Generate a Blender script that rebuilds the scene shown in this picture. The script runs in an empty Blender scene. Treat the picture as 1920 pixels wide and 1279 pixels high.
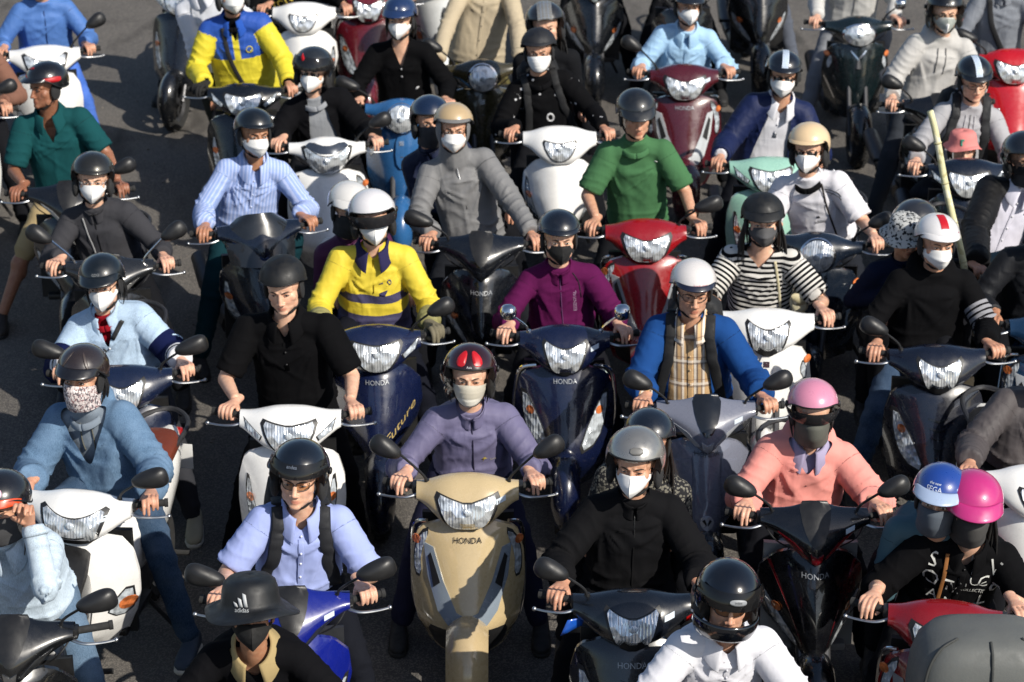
import bpy, bmesh, math, random, hashlib
import numpy as np
from mathutils import Vector, Matrix
from mathutils.bvhtree import BVHTree

random.seed(7); np.random.seed(7)
scn = bpy.context.scene
COL = scn.collection
R = math.radians

# ---------------------------------------------------------------- camera, sky, sun, exposure
CAM_H, PITCH, FPX = 6.25, 24.0, 4582.0
cam_d = bpy.data.cameras.new('camera'); cam = bpy.data.objects.new('camera', cam_d); COL.objects.link(cam)
cam.location = (0, 0, CAM_H); cam.rotation_euler = (R(90 - PITCH), 0, 0)
cam_d.sensor_width = 36; cam_d.lens = FPX / 1920 * 36; cam_d.clip_end = 3000; cam_d.clip_start = 0.5
cam_d.dof.use_dof = True; cam_d.dof.focus_distance = 10.4; cam_d.dof.aperture_fstop = 4.2
scn.camera = cam
SUN = Vector((0.58, -0.54, 0.64)).normalized()
world = bpy.data.worlds.new('World'); scn.world = world; world.use_nodes = True
wn = world.node_tree.nodes; wn.clear()
sky = wn.new('ShaderNodeTexSky'); sky.sky_type = 'NISHITA'; sky.sun_disc = False
sky.sun_elevation = math.asin(SUN.z); sky.sun_rotation = math.atan2(SUN.x, SUN.y)
bg = wn.new('ShaderNodeBackground'); bg.inputs['Strength'].default_value = 0.092
wo = wn.new('ShaderNodeOutputWorld')
world.node_tree.links.new(sky.outputs[0], bg.inputs[0]); world.node_tree.links.new(bg.outputs[0], wo.inputs[0])
sl = bpy.data.lights.new('sun', 'SUN'); sl.energy = 4.5; sl.angle = R(0.5); sl.color = (1.0, 0.94, 0.84)
so = bpy.data.objects.new('sun', sl); COL.objects.link(so); so.rotation_euler = SUN.to_track_quat('Z', 'Y').to_euler()
scn.view_settings.view_transform = 'Standard'; scn.view_settings.look = 'None'
scn.view_settings.exposure = 0.27; scn.view_settings.gamma = 1.0; scn.view_settings.use_curve_mapping = False
scn.cycles.max_bounces = 6; scn.cycles.transparent_max_bounces = 8

def ray(px, py):
    p = R(PITCH); x = (px - 960) / FPX; y = (py - 639.5) / FPX
    return Vector((x, math.cos(p) - y * math.sin(p), -math.sin(p) - y * math.cos(p)))
def at_h(px, py, h):
    d = ray(px, py); k = (h - CAM_H) / d.z
    return Vector((0, 0, CAM_H)) + d * k

# ---------------------------------------------------------------- mesh helpers (numpy)
class MB:
    def __init__(s): s.V = []; s.F = []; s.M = []; s.n = 0
    def add(s, vf, m=0):
        V, F = vf
        V = np.asarray(V, float).reshape(-1, 3)
        s.V.append(V); n = s.n
        s.F += [tuple(i + n for i in f) for f in F]; s.M += [m] * len(F)
        s.n += len(V); return s
    def vf(s): return np.vstack(s.V), s.F

def mesh(name, V, F, midx=None, smooth=True, sharp=None):
    me = bpy.data.meshes.new(name)
    V = np.asarray(V, float)
    if isinstance(F, np.ndarray):
        me.vertices.add(len(V)); me.vertices.foreach_set('co', V.astype(np.float32).ravel())
        k = F.shape[1]
        me.loops.add(F.size); me.loops.foreach_set('vertex_index', F.ravel().astype(np.int32))
        me.polygons.add(len(F)); me.polygons.foreach_set('loop_start', np.arange(0, F.size, k, dtype=np.int32))
        me.update(calc_edges=True)
    else:
        me.from_pydata(V.tolist(), [], F)
    if midx is not None: me.polygons.foreach_set('material_index', np.asarray(midx, np.int32))
    if smooth: me.polygons.foreach_set('use_smooth', [True] * len(me.polygons))
    if sharp: me.set_sharp_from_angle(angle=R(sharp))
    return me

def obj(name, me, mats, parent=None, loc=None):
    o = bpy.data.objects.new(name, me); COL.objects.link(o)
    mats = mats if isinstance(mats, (list, tuple)) else [mats]
    while len(me.materials) < len(mats): me.materials.append(None)
    for i, m in enumerate(mats):
        o.material_slots[i].link = 'OBJECT'; o.material_slots[i].material = m
    if parent is not None: o.parent = parent
    if loc is not None: o.location = loc
    return o

def root(name, label, cat, M=None, group=None):
    o = bpy.data.objects.new(name, None); COL.objects.link(o); o.empty_display_size = .1
    o['label'] = label; o['category'] = cat
    if group: o['group'] = group
    if M is not None: o.matrix_world = M
    return o

def norm(v): v = np.asarray(v, float); return v / (np.linalg.norm(v) + 1e-9)
def smoothpath(P, k=3):
    P = np.asarray(P, float)
    if len(P) < 3: return P
    out = []; n = len(P)
    for i in range(n - 1):
        p0, p1, p2, p3 = P[max(i - 1, 0)], P[i], P[i + 1], P[min(i + 2, n - 1)]
        for j in range(k):
            t = j / k
            out.append(.5 * ((2 * p1) + (-p0 + p2) * t + (2 * p0 - 5 * p1 + 4 * p2 - p3) * t * t + (-p0 + 3 * p1 - 3 * p2 + p3) * t ** 3))
    out.append(P[-1]); return np.array(out)

def tube(P, rad, n=10, up=None, flat=None, cap=True):
    """sweep; rad scalar / list; flat = (rx, ry) multipliers with up reference."""
    P = np.asarray(P, float); K = len(P)
    rad = np.full(K, rad) if np.isscalar(rad) else np.interp(np.linspace(0, 1, K), np.linspace(0, 1, len(rad)), rad)
    T = np.gradient(P, axis=0); T /= (np.linalg.norm(T, axis=1)[:, None] + 1e-9)
    ref = np.array(up if up is not None else ((0, 0, 1) if abs(T[0][2]) < .9 else (0, 1, 0)), float)
    V = []; fx, fy = flat or (1, 1); a = np.arange(n) * 2 * np.pi / n
    u = norm(ref - T[0] * ref.dot(T[0]))
    for i in range(K):
        src = ref if up is not None else u
        u = norm(src - T[i] * src.dot(T[i])); w = np.cross(T[i], u)
        V.append(P[i] + rad[i] * (fx * np.cos(a)[:, None] * w + fy * np.sin(a)[:, None] * u))
    return loft(V, cap)

def loft(rings, cap=True):
    K, n = len(rings), len(rings[0]); V = np.vstack(rings); F = []
    for i in range(K - 1):
        for j in range(n):
            k = (j + 1) % n
            F.append((i * n + j, i * n + k, (i + 1) * n + k, (i + 1) * n + j))
    if cap:
        F.append(tuple(range(n - 1, -1, -1))); F.append(tuple((K - 1) * n + j for j in range(n)))
    return V, F

def grid(P, close_u=False):
    """P: (K, n, 3) open surface"""
    P = np.asarray(P, float); K, n = P.shape[:2]; F = []
    for i in range(K - 1):
        for j in range(n - 1 + (1 if close_u else 0)):
            k = (j + 1) % n
            F.append((i * n + j, i * n + k, (i + 1) * n + k, (i + 1) * n + j))
    return P.reshape(-1, 3), F

def shell(P, off, close_u=False):
    """open grid P with thickness: second layer P+off, edges stitched"""
    P = np.asarray(P, float); K, n = P.shape[:2]; Q = P + off
    V, F = grid(P, close_u); V2, F2 = grid(Q, close_u); N = len(V)
    F = F + [tuple(N + i for i in reversed(f)) for f in F2]
    def stitch(a, b): F.append((a, a + N, b + N, b))
    for j in range(n - 1 + (1 if close_u else 0)):
        k = (j + 1) % n; stitch(j, k); stitch((K - 1) * n + k, (K - 1) * n + j)
    if not close_u:
        for i in range(K - 1): stitch((i + 1) * n, i * n); stitch(i * n + n - 1, (i + 1) * n + n - 1)
    return np.vstack([V, V2]), F

def ellipsoid(c, r, nu=16, nv=10, Rm=None):
    V = [(0, 0, 1)]; F = []
    for i in range(1, nv):
        e = math.pi * i / nv
        for j in range(nu):
            a = 2 * math.pi * j / nu; V.append((math.sin(e) * math.cos(a), math.sin(e) * math.sin(a), math.cos(e)))
    V.append((0, 0, -1)); V = np.array(V) * np.array(r)
    for j in range(nu): F.append((0, 1 + j, 1 + (j + 1) % nu))
    for i in range(nv - 2):
        for j in range(nu):
            a = 1 + i * nu; F.append((a + j, a + nu + j, a + nu + (j + 1) % nu, a + (j + 1) % nu))
    b = 1 + (nv - 2) * nu; L = len(V) - 1
    for j in range(nu): F.append((b + j, L, b + (j + 1) % nu))
    if Rm is not None: V = V @ np.asarray(Rm).T
    return V + np.array(c), F

def rbox(c, s, b=.01):
    x, y, z = [max(v / 2, b + 1e-4) for v in s]; bm = bmesh.new(); bmesh.ops.create_cube(bm, size=2)
    for v in bm.verts: v.co = Vector((v.co.x * x, v.co.y * y, v.co.z * z))
    bmesh.ops.bevel(bm, geom=list(bm.edges), offset=b, segments=2, affect='EDGES', profile=.6)
    V = np.array([v.co[:] for v in bm.verts]); F = [tuple(v.index for v in f.verts) for f in bm.faces]; bm.free()
    return V + np.array(c), F

def chaikin(P, k=1):
    P = np.asarray(P, float)
    for _ in range(k):
        Q = np.roll(P, -1, axis=0); P = np.stack([.75 * P + .25 * Q, .25 * P + .75 * Q], 1).reshape(-1, P.shape[1])
    return P

def patch(poly, f3, depth, sub=2):
    """polygon in (u, v) mapped by f3(u, v) -> 3D, with side walls going by vector depth"""
    bm = bmesh.new(); vs = [bm.verts.new((u, v, 0)) for u, v in poly]
    bm.faces.new(vs); bmesh.ops.triangulate(bm, faces=bm.faces[:])
    if sub: bmesh.ops.subdivide_edges(bm, edges=bm.edges[:], cuts=sub, use_grid_fill=True)
    bm.verts.ensure_lookup_table()
    ext = bmesh.ops.extrude_edge_only(bm, edges=[e for e in bm.edges if e.is_boundary])
    new = set(g for g in ext['geom'] if isinstance(g, bmesh.types.BMVert))
    d = Vector(depth)
    for v in bm.verts:
        p = Vector(f3(v.co.x, v.co.y)); v.co = p + d if v in new else p
    bmesh.ops.recalc_face_normals(bm, faces=bm.faces[:])
    bm.verts.index_update()
    V = np.array([v.co[:] for v in bm.verts]); F = [tuple(v.index for v in f.verts) for f in bm.faces]; bm.free()
    return V, F

def tri(Rv, t): # rotation euler xyz matrix to numpy
    return np.array(Matrix.Rotation(Rv[2], 3, 'Z') @ Matrix.Rotation(Rv[1], 3, 'Y') @ Matrix.Rotation(Rv[0], 3, 'X'))

def voxel(vf, size, it=3):
    V, F = vf
    me = bpy.data.meshes.new('tmp'); me.from_pydata(np.asarray(V).tolist(), [], F)
    o = bpy.data.objects.new('tmp', me); COL.objects.link(o)
    md = o.modifiers.new('r', 'REMESH'); md.mode = 'VOXEL'; md.voxel_size = size; md.adaptivity = 0
    ev = o.evaluated_get(bpy.context.evaluated_depsgraph_get()); m2 = ev.to_mesh()
    V = np.empty(len(m2.vertices) * 3, np.float32); m2.vertices.foreach_get('co', V); V = V.reshape(-1, 3).astype(float)
    F = np.empty(len(m2.loops), np.int32); m2.loops.foreach_get('vertex_index', F); F = F.reshape(-1, 4)
    ev.to_mesh_clear(); bpy.data.objects.remove(o); bpy.data.meshes.remove(me)
    return lap(V, F, it), F

def lap(V, F, it=3, lam=.6):
    E = np.vstack([F[:, [0, 1]], F[:, [1, 2]], F[:, [2, 3]], F[:, [3, 0]]])
    n = len(V); cnt = np.bincount(E.ravel(), minlength=n)[:, None] + 1e-9
    a, b = E[:, 0], E[:, 1]
    for k in range(it * 2):
        l = lam if k % 2 == 0 else -.62 * lam     # taubin keeps volume
        S = np.stack([np.bincount(a, V[b, c], n) + np.bincount(b, V[a, c], n) for c in range(3)], 1)
        V = V + l * (S / cnt - V)
    return V

def vnormals(V, F):
    fn = np.cross(V[F[:, 2]] - V[F[:, 0]], V[F[:, 3]] - V[F[:, 1]])
    n = np.stack([sum(np.bincount(F[:, k], fn[:, c], len(V)) for k in range(4)) for c in range(3)], 1)
    return n / (np.linalg.norm(n, axis=1)[:, None] + 1e-12)

_rs = np.random.RandomState(3); _perm = _rs.permutation(512); _val = _rs.rand(512)
def vnoise(P, seed=0):
    P = np.asarray(P, float) + seed * 17.31; I = np.floor(P).astype(int); f = P - I; f = f * f * (3 - 2 * f)
    def h(i, j, k): return _val[_perm[(_perm[(_perm[i % 512] + j) % 512] + k) % 512]]
    r = 0
    for dx in (0, 1):
        for dy in (0, 1):
            for dz in (0, 1):
                w = (f[:, 0] if dx else 1 - f[:, 0]) * (f[:, 1] if dy else 1 - f[:, 1]) * (f[:, 2] if dz else 1 - f[:, 2])
                r = r + w * h(I[:, 0] + dx, I[:, 1] + dy, I[:, 2] + dz)
    return r * 2 - 1

# ---------------------------------------------------------------- materials
_mc = {}
class NT:
    def __init__(s, name):
        s.m = bpy.data.materials.new(name); s.m.use_nodes = True; s.t = s.m.node_tree
        s.b = s.t.nodes['Principled BSDF']; s.out = s.t.nodes['Material Output']
    def n(s, t, **kw):
        x = s.t.nodes.new(t)
        for k, v in kw.items(): setattr(x, k, v)
        return x
    def put(s, sock, v):
        if hasattr(v, 'is_output') or isinstance(v, bpy.types.NodeSocket): s.t.links.new(v, sock)
        elif isinstance(v, (tuple, list)): sock.default_value = (*v, 1) if len(v) == 3 and len(sock.default_value) == 4 else v
        else: sock.default_value = v
    def math(s, op, a, b=0., c=0.):
        x = s.n('ShaderNodeMath', operation=op); s.put(x.inputs[0], a); s.put(x.inputs[1], b); s.put(x.inputs[2], c); return x.outputs[0]
    def attr(s, name):
        a = s.n('ShaderNodeAttribute', attribute_name=name); x = s.n('ShaderNodeSeparateXYZ'); s.t.links.new(a.outputs['Vector'], x.inputs[0])
        return a.outputs['Vector'], x.outputs[0], x.outputs[1], x.outputs[2]
    def fac(s, name): return s.n('ShaderNodeAttribute', attribute_name=name).outputs['Fac']
    def mix(s, f, a, b):
        x = s.n('ShaderNodeMix', data_type='RGBA'); s.put(x.inputs[0], f); s.put(x.inputs[6], a); s.put(x.inputs[7], b); return x.outputs[2]
    def coord(s): return s.n('ShaderNodeTexCoord').outputs['Object']
    def scale(s, v, sc):
        x = s.n('ShaderNodeMapping'); s.put(x.inputs[0], v); x.inputs['Scale'].default_value = sc if isinstance(sc, tuple) else (sc,) * 3; return x.outputs[0]
    def noise(s, v, sc, det=3., rough=.55):
        x = s.n('ShaderNodeTexNoise'); s.put(x.inputs['Vector'], v); x.inputs['Scale'].default_value = sc; x.inputs['Detail'].default_value = det; x.inputs['Roughness'].default_value = rough; return x.outputs['Fac']
    def vor(s, v, sc, out='Distance'):
        x = s.n('ShaderNodeTexVoronoi'); s.put(x.inputs['Vector'], v); x.inputs['Scale'].default_value = sc; return x.outputs[out]
    def ramp(s, f, a, b, lo=0., hi=1.):
        x = s.n('ShaderNodeMapRange'); s.put(x.inputs[0], f); x.inputs[1].default_value = a; x.inputs[2].default_value = b; x.inputs[3].default_value = lo; x.inputs[4].default_value = hi; return x.outputs[0]
    def bump(s, h, st=.3, d=.01, prev=None):
        x = s.n('ShaderNodeBump'); s.put(x.inputs['Height'], h); x.inputs['Strength'].default_value = st; x.inputs['Distance'].default_value = d
        if prev is not None: s.put(x.inputs['Normal'], prev)
        return x.outputs[0]
    def set(s, **kw):
        for k, v in kw.items(): s.put(s.b.inputs[k.replace('_', ' ')], v)
    def band(s, v, a, b): return s.math('MULTIPLY', s.math('GREATER_THAN', v, a), s.math('LESS_THAN', v, b))

def cached(fn):
    def w(*a, **k):
        key = (fn.__name__, repr(a), repr(sorted(k.items())))
        if key not in _mc: _mc[key] = fn(*a, **k)
        return _mc[key]
    return w
def rgb(h):
    if isinstance(h, (tuple, list)): return tuple(h)
    v = [int(h[i:i + 2], 16) / 255 for i in (0, 2, 4)]
    return tuple(c / 12.92 if c < .04045 else ((c + .055) / 1.055) ** 2.4 for c in v)

@cached
def paint(c, rough=.28, metal=0., coat=1.):
    c = rgb(c); n = NT('paint'); co = n.coord()
    d = n.noise(co, 9, 4); fine = n.noise(co, 160, 2)
    dirt = n.ramp(d, .45, .8, 0, .4)
    n.set(Base_Color=n.mix(dirt, c, tuple(x * .75 + .014 for x in c)), Metallic=metal, Coat_Weight=coat, Coat_Roughness=.05)
    n.set(Roughness=n.ramp(n.noise(co, 30, 3), .3, .8, rough * .8, rough * 1.5))
    n.set(Normal=n.bump(fine, .02, .002)); return n.m
@cached
def plain(name, c, rough=.5, metal=0., coat=0., bs=0., bscale=300.):
    c = rgb(c); n = NT(name); co = n.coord()
    n.set(Base_Color=n.mix(n.ramp(n.noise(co, 14, 4), .35, .75, 0, .5), c, tuple(x * .75 + .012 for x in c)), Metallic=metal, Coat_Weight=coat)
    n.set(Roughness=n.ramp(n.noise(co, 25, 3), .3, .7, rough * .85, min(1, rough * 1.25)))
    if bs: n.set(Normal=n.bump(n.noise(co, bscale, 2), bs, .002))
    return n.m
@cached
def lens(c='f4f8fa', sc=42., met=.6):
    n = NT('lens'); co = n.coord()
    v = n.vor(n.scale(co, (1.0, .4, .8)), sc * .62); w = n.n('ShaderNodeTexWave'); n.put(w.inputs['Vector'], co); w.inputs['Scale'].default_value = 22; w.inputs['Distortion'].default_value = 1.5
    h = n.math('ADD', v, n.math('MULTIPLY', w.outputs['Fac'], .16))
    big = n.vor(co, 14, 'Color')
    n.set(Base_Color=n.mix(n.ramp(n.noise(co, 20, 2), .45, .62), rgb(c), tuple(x * .5 for x in rgb(c))), Metallic=met, Roughness=.16, Coat_Weight=1., Coat_Roughness=.02)
    n.set(Normal=n.bump(h, .5, .02)); return n.m
@cached
def visor(tint, alpha):
    n = NT('visor'); t = n.n('ShaderNodeBsdfTransparent'); t.inputs[0].default_value = (*rgb(tint), 1)
    g = n.n('ShaderNodeBsdfGlossy'); g.inputs['Roughness'].default_value = .06; g.inputs[0].default_value = (.9, .9, .9, 1)
    d = n.n('ShaderNodeBsdfDiffuse'); d.inputs[0].default_value = (.02, .02, .022, 1)
    lw = n.n('ShaderNodeLayerWeight'); lw.inputs['Blend'].default_value = .5; lwf = n.math('ADD', .045, n.math('MULTIPLY', n.math('POWER', lw.outputs['Facing'], 5.), .9))
    m1 = n.n('ShaderNodeMixShader'); m1.inputs[0].default_value = alpha; n.t.links.new(t.outputs[0], m1.inputs[1]); n.t.links.new(d.outputs[0], m1.inputs[2])
    m2 = n.n('ShaderNodeMixShader'); n.t.links.new(lwf, m2.inputs[0]); n.t.links.new(m1.outputs[0], m2.inputs[1]); n.t.links.new(g.outputs[0], m2.inputs[2])
    n.t.links.new(m2.outputs[0], n.out.inputs[0]); return n.m
@cached
def skin(c):
    c = rgb(c); n = NT('skin'); co = n.coord(); f = n.fac('flush')
    base = n.mix(n.ramp(n.noise(co, 40, 4), .35, .7), c, (c[0] * .84, c[1] * .74, c[2] * .70))
    base = n.mix(f, base, (c[0] * .72, c[1] * .42, c[2] * .42))
    n.set(Base_Color=base, Roughness=.47, Subsurface_Weight=.12, Subsurface_Radius=(.012, .005, .003), Subsurface_Scale=1.0)
    n.set(Normal=n.bump(n.noise(co, 260, 3), .2, .002, n.bump(n.vor(co, 700), .12, .001))); return n.m

@cached
def cloth(spec, kind='cotton'):
    """spec: tuple program (see pat)"""
    n = NT('cloth'); co = n.coord(); vec, x, y, z = n.attr('tc'); arm = n.fac('arm'); side = n.fac('side')
    E = dict(x=x, y=y, z=z, arm=arm, side=side, vec=vec, ax=n.math('ABSOLUTE', x))
    col = pat(n, spec, E, co)
    if not hasattr(col, 'is_output'): col = tuple(col)
    seam = n.math('MAXIMUM', n.band(arm, .100, .114), n.band(arm, .962, .972))
    col = n.mix(n.math('MULTIPLY', seam, .5), col, (.006, .006, .007))
    dark = n.ramp(n.noise(co, 6, 4), .3, .75, 0, .22)
    base = n.mix(dark, col, n.mix(.55, col, (.01, .01, .012)))
    fold = n.noise(n.scale(co, (1.0, 1.0, .45)), 13, 2, .4); fold2 = n.noise(n.scale(co, (1.3, 1., .8)), 48, 2)
    def crease(sc, k_, w):
        x_ = n.n('ShaderNodeTexNoise'); n.put(x_.inputs['Vector'], n.scale(co, sc)); x_.inputs['Scale'].default_value = k_; x_.inputs['Detail'].default_value = 1.2; x_.inputs['Distortion'].default_value = .9
        return n.ramp(n.math('ABSOLUTE', n.math('SUBTRACT', x_.outputs['Fac'], .5)), 0., w, 1., 0.)
    cr1 = n.math('ADD', crease((1.2, 1.2, .45), 5., .09), n.math('MULTIPLY', crease((.7, .8, 1.3), 6., .09), .7))
    wv = n.noise(co, 420 if kind != 'knit' else 240, 1)
    h1 = n.bump(fold, .4 if kind == 'nylon' else .3, .03)
    h2 = n.bump(cr1, {'nylon': .13, 'cotton': .08}.get(kind, .03), .012, n.bump(fold2, .1 if kind == 'nylon' else .05, .008, h1))
    h3 = n.bump(wv, .12 if kind == 'nylon' else .3, .0015, h2)
    n.set(Base_Color=base, Roughness=.62 if kind == 'nylon' else .88, Normal=h3, Sheen_Weight=.0)
    n.b.inputs['Specular IOR Level'].default_value = .28 if kind == 'nylon' else .08
    return n.m
def pat(n, s, E, co):
    if isinstance(s, str): return rgb(s)
    k = s[0]
    if k == 'hstripe':   # c1 c2 period duty
        f = n.math('FRACT', n.math('DIVIDE', E['z'], s[3])); return n.mix(n.math('LESS_THAN', f, s[4]), pat(n, s[1], E, co), pat(n, s[2], E, co))
    if k == 'vstripe':
        f = n.math('FRACT', n.math('DIVIDE', n.math('ADD', E['x'], 5.), s[3])); return n.mix(n.math('LESS_THAN', f, s[4]), pat(n, s[1], E, co), pat(n, s[2], E, co))
    if k == 'denim':
        a = rgb(s[1]); f = n.noise(n.scale(co, (1, 1, .25)), 300, 2); g = n.noise(co, 11, 4)
        m = n.mix(n.ramp(f, .35, .7), a, tuple(min(1, v * 1.5 + .03) for v in a)); return n.mix(n.ramp(g, .35, .75, 0, .6), m, tuple(min(1, v * 1.7 + .06) for v in a))
    if k == 'plaid':
        c = rgb(s[1]); p = .105
        fx = n.math('FRACT', n.math('DIVIDE', n.math('ADD', E['x'], 5.02), p)); fz = n.math('FRACT', n.math('DIVIDE', E['z'], p * 1.2))
        o = c
        for (f, a, b, cc, w) in ((fx, .0, .12, 'e9e2d6', .8), (fx, .12, .2, '55545c', .75), (fx, .34, .42, '6a6468', .6), (fx, .42, .52, 'eee6da', .8), (fz, .0, .09, '5d5558', .55), (fz, .09, .2, 'f0e8dc', .6), (fz, .3, .34, '6b3f35', .5)):
            o = n.mix(n.math('MULTIPLY', n.band(f, a, b), w), o, rgb(cc))
        return o
    if k == 'bands':  # base, [(expr, lo, hi, col)]
        o = pat(n, s[1], E, co)
        for (e, lo, hi, c, sd) in s[2]:
            f = n.band(E[e], lo, hi)
            if sd: f = n.math('MULTIPLY', f, n.math('GREATER_THAN', n.math('MULTIPLY', E['side'], float(sd)), .2) if sd in (1, -1) else (n.math('LESS_THAN', E['arm'], .03) if sd == 'torso' else n.math('GREATER_THAN', E['arm'], .03)))
            o = n.mix(f, o, pat(n, c, E, co))
        return o
    if k == 'fleck':
        f = n.vor(n.scale(E['vec'], s[3]), 1.0); return n.mix(n.math('LESS_THAN', f, s[4]), pat(n, s[1], E, co), pat(n, s[2], E, co))
    if k == 'camo':
        o = rgb(s[1])
        for i, c in enumerate(s[2]):
            o = n.mix(n.math('GREATER_THAN', n.noise(n.scale(co, (1 + i * .3, 1, 1)), s[3] + i * 2, 2), .55), o, rgb(c))
        return o

BLK = lambda: plain('black_plastic', (.012, .012, .013), .42, bs=.15)
BLKG = lambda: plain('gloss_black', (.008, .009, .011), .18, coat=1.)
RUB = lambda: plain('rubber', (.018, .018, .018), .8, bs=.4, bscale=220.)
CHR = lambda: plain('chrome', (.82, .82, .83), .14, 1.)
ALU = lambda: plain('aluminium', (.55, .56, .57), .35, 1.)
STEEL = lambda: plain('dark_steel', (.09, .09, .095), .45, .8)
AMB = lambda: lens('ff7a20', 60.)
WHT = lambda: plain('white_print', (.75, .75, .74), .6)

def text_vf(s, size, f3, depth=(0, .0012, 0), align='CENTER'):
    cu = bpy.data.curves.new('t', 'FONT'); cu.body = s; cu.size = size; cu.align_x = align; cu.align_y = 'CENTER'; cu.resolution_u = 2
    o = bpy.data.objects.new('t', cu); COL.objects.link(o)
    me = o.evaluated_get(bpy.context.evaluated_depsgraph_get()).to_mesh()
    bm = bmesh.new(); bm.from_mesh(me); o.evaluated_get(bpy.context.evaluated_depsgraph_get()).to_mesh_clear()
    bpy.data.objects.remove(o); bpy.data.curves.remove(cu)
    for v in bm.verts: v.co = Vector(f3(v.co.x, v.co.y))
    bm.verts.index_update()
    V = np.array([v.co[:] for v in bm.verts]); F = [tuple(v.index for v in f.verts) for f in bm.faces]; bm.free()
    return V, F
# ---------------------------------------------------------------- scooter builder (heads towards -Y, origin on the ground under the handlebar)
def sgnpow(v, p): return np.sign(v) * np.abs(v) ** p
class Cowl:
    def __init__(s, x, zc, rz, yc, ry, n=2.3, shear=.5): s.c = [np.array(v, float) for v in (x, zc, rz, yc, ry)]; s.n = n; s.sh = shear
    def at(s, x):
        X = s.c[0]; a = np.abs(x)
        return [np.interp(a, X, v) for v in s.c[1:]]
    def mesh(s, m=33, k=22):
        X = s.c[0]; xs = np.interp(np.linspace(-1, 1, m), [-1, 0, 1], [-X[-1], 0, X[-1]]); a = np.arange(k) * 2 * np.pi / k; rings = []
        # smooth control curves
        ker = np.array([1, 2, 3, 2, 1]) / 9
        P = np.array([s.at(x) for x in xs]); Pp = np.pad(P, ((2, 2), (0, 0)), 'edge'); P = np.array([np.convolve(Pp[:, j], ker, 'valid') for j in range(4)]).T
        s.xs, s.P = xs, P
        for x, (zc, rz, yc, ry) in zip(xs, P):
            z = rz * sgnpow(np.sin(a), 2 / s.n); y = ry * sgnpow(np.cos(a), 2 / s.n)
            rings.append(np.stack([np.full(k, x), yc - y + s.sh * z, zc + z], 1))
        return loft(rings)
    def y(s, x, z):
        zc, rz, yc, ry = [np.interp(x, s.xs, s.P[:, j]) for j in range(4)]
        d = min(abs((z - zc) / rz), .995)
        return yc + s.sh * (z - zc) - ry * (1 - d ** s.n) ** (1 / s.n)

class Shield:
    def __init__(s, rows, p=2.0): s.r = np.array(rows, float)[::-1]; s.p = p
    def row(s, z): return [np.interp(z, s.r[:, 0], s.r[:, j]) for j in (1, 2, 3)]
    def y(s, x, z):
        w, yc, ye = s.row(z); return yc + (ye - yc) * min(1.15, abs(x) / w) ** s.p
    def mesh(s, m=21, k=26):
        zs = np.linspace(s.r[-1, 0], s.r[0, 0], k); G = []
        for z in zs:
            w, yc, ye = s.row(z); t = np.linspace(-1, 1, m); t = np.sin(t * np.pi / 2)
            G.append(np.stack([t * w, yc + (ye - yc) * np.abs(t) ** s.p, np.full(m, z)], 1))
        return shell(np.array(G)[:, ::-1], np.array([0, .022, 0]))

def mir(poly): return [(-u, v) for u, v in reversed(poly)]

HL = dict(
    penta=[(-.108, 1.012), (-.05, .985), (0, .972), (.05, .985), (.108, 1.012), (.088, .935), (.058, .872), (0, .85), (-.058, .872), (-.088, .935)],
    shield=[(-.135, 1.0), (-.07, .985), (0, .965), (.07, .985), (.135, 1.0), (.105, .915), (.065, .868), (0, .855), (-.065, .868), (-.105, .915)],
    trap=[(-.125, 1.005), (-.06, .995), (0, .985), (.06, .995), (.125, 1.005), (.10, .94), (.055, .885), (0, .872), (-.055, .885), (-.10, .94)],
    wave=[(-.145, 1.01), (-.05, .975), (0, .968), (.05, .975), (.145, 1.01), (.12, .94), (.09, .875), (0, .862), (-.09, .875), (-.12, .94)],
    oval=[(.115 * math.cos(a), .945 + .075 * math.sin(a)) for a in np.linspace(0, 2 * math.pi, 18, endpoint=False)],
    round=[(.095 * math.cos(a), .955 + .088 * math.sin(a)) for a in np.linspace(0, 2 * math.pi, 20, endpoint=False)],
)
C_LEAD = dict(x=[0, .075, .13, .175, .21, .238], zc=[.955, .957, .965, .972, .978, .98], rz=[.112, .106, .085, .058, .043, .036], yc=[0, .0, .012, .032, .052, .062], ry=[.085, .083, .075, .058, .045, .038])
C_WIDE = dict(x=[0, .075, .135, .185, .225, .25], zc=[.955, .957, .96, .968, .978, .985], rz=[.10, .096, .078, .056, .042, .034], yc=[0, .0, .012, .032, .052, .062], ry=[.085, .083, .075, .06, .045, .036])
C_BLADE = dict(x=[0, .04, .085, .14, .195, .245], zc=[.955, .96, .97, .985, .995, 1.0], rz=[.125, .115, .088, .06, .042, .03], yc=[-.03, -.015, .0, .025, .05, .065], ry=[.085, .08, .07, .058, .045, .035], n=1.6, shear=.62)
C_VESPA = dict(x=[0, .07, .11, .15, .20, .245], zc=[.955, .955, .965, .975, .98, .982], rz=[.112, .104, .078, .05, .038, .033], yc=[-.01, -.0, .015, .03, .045, .055], ry=[.10, .095, .07, .05, .04, .034], n=2.1, shear=.3)
S_LEAD = [(.855, .13, -.035, -.015), (.845, .19, -.05, -.01), (.80, .236, -.08, .0), (.70, .262, -.13, .005), (.58, .268, -.185, -.005), (.48, .258, -.24, -.03), (.41, .245, -.262, -.06), (.35, .23, -.25, -.06), (.28, .205, -.20, -.02), (.20, .18, -.14, .02)]
S_BLADE = [(.86, .11, -.05, .0), (.83, .17, -.085, .03), (.74, .235, -.13, .08), (.62, .245, -.19, .085), (.52, .215, -.235, .07), (.44, .14, -.26, .0), (.39, .09, -.25, -.05), (.34, .08, -.15, -.02), (.28, .10, -.05, .08)]
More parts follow.
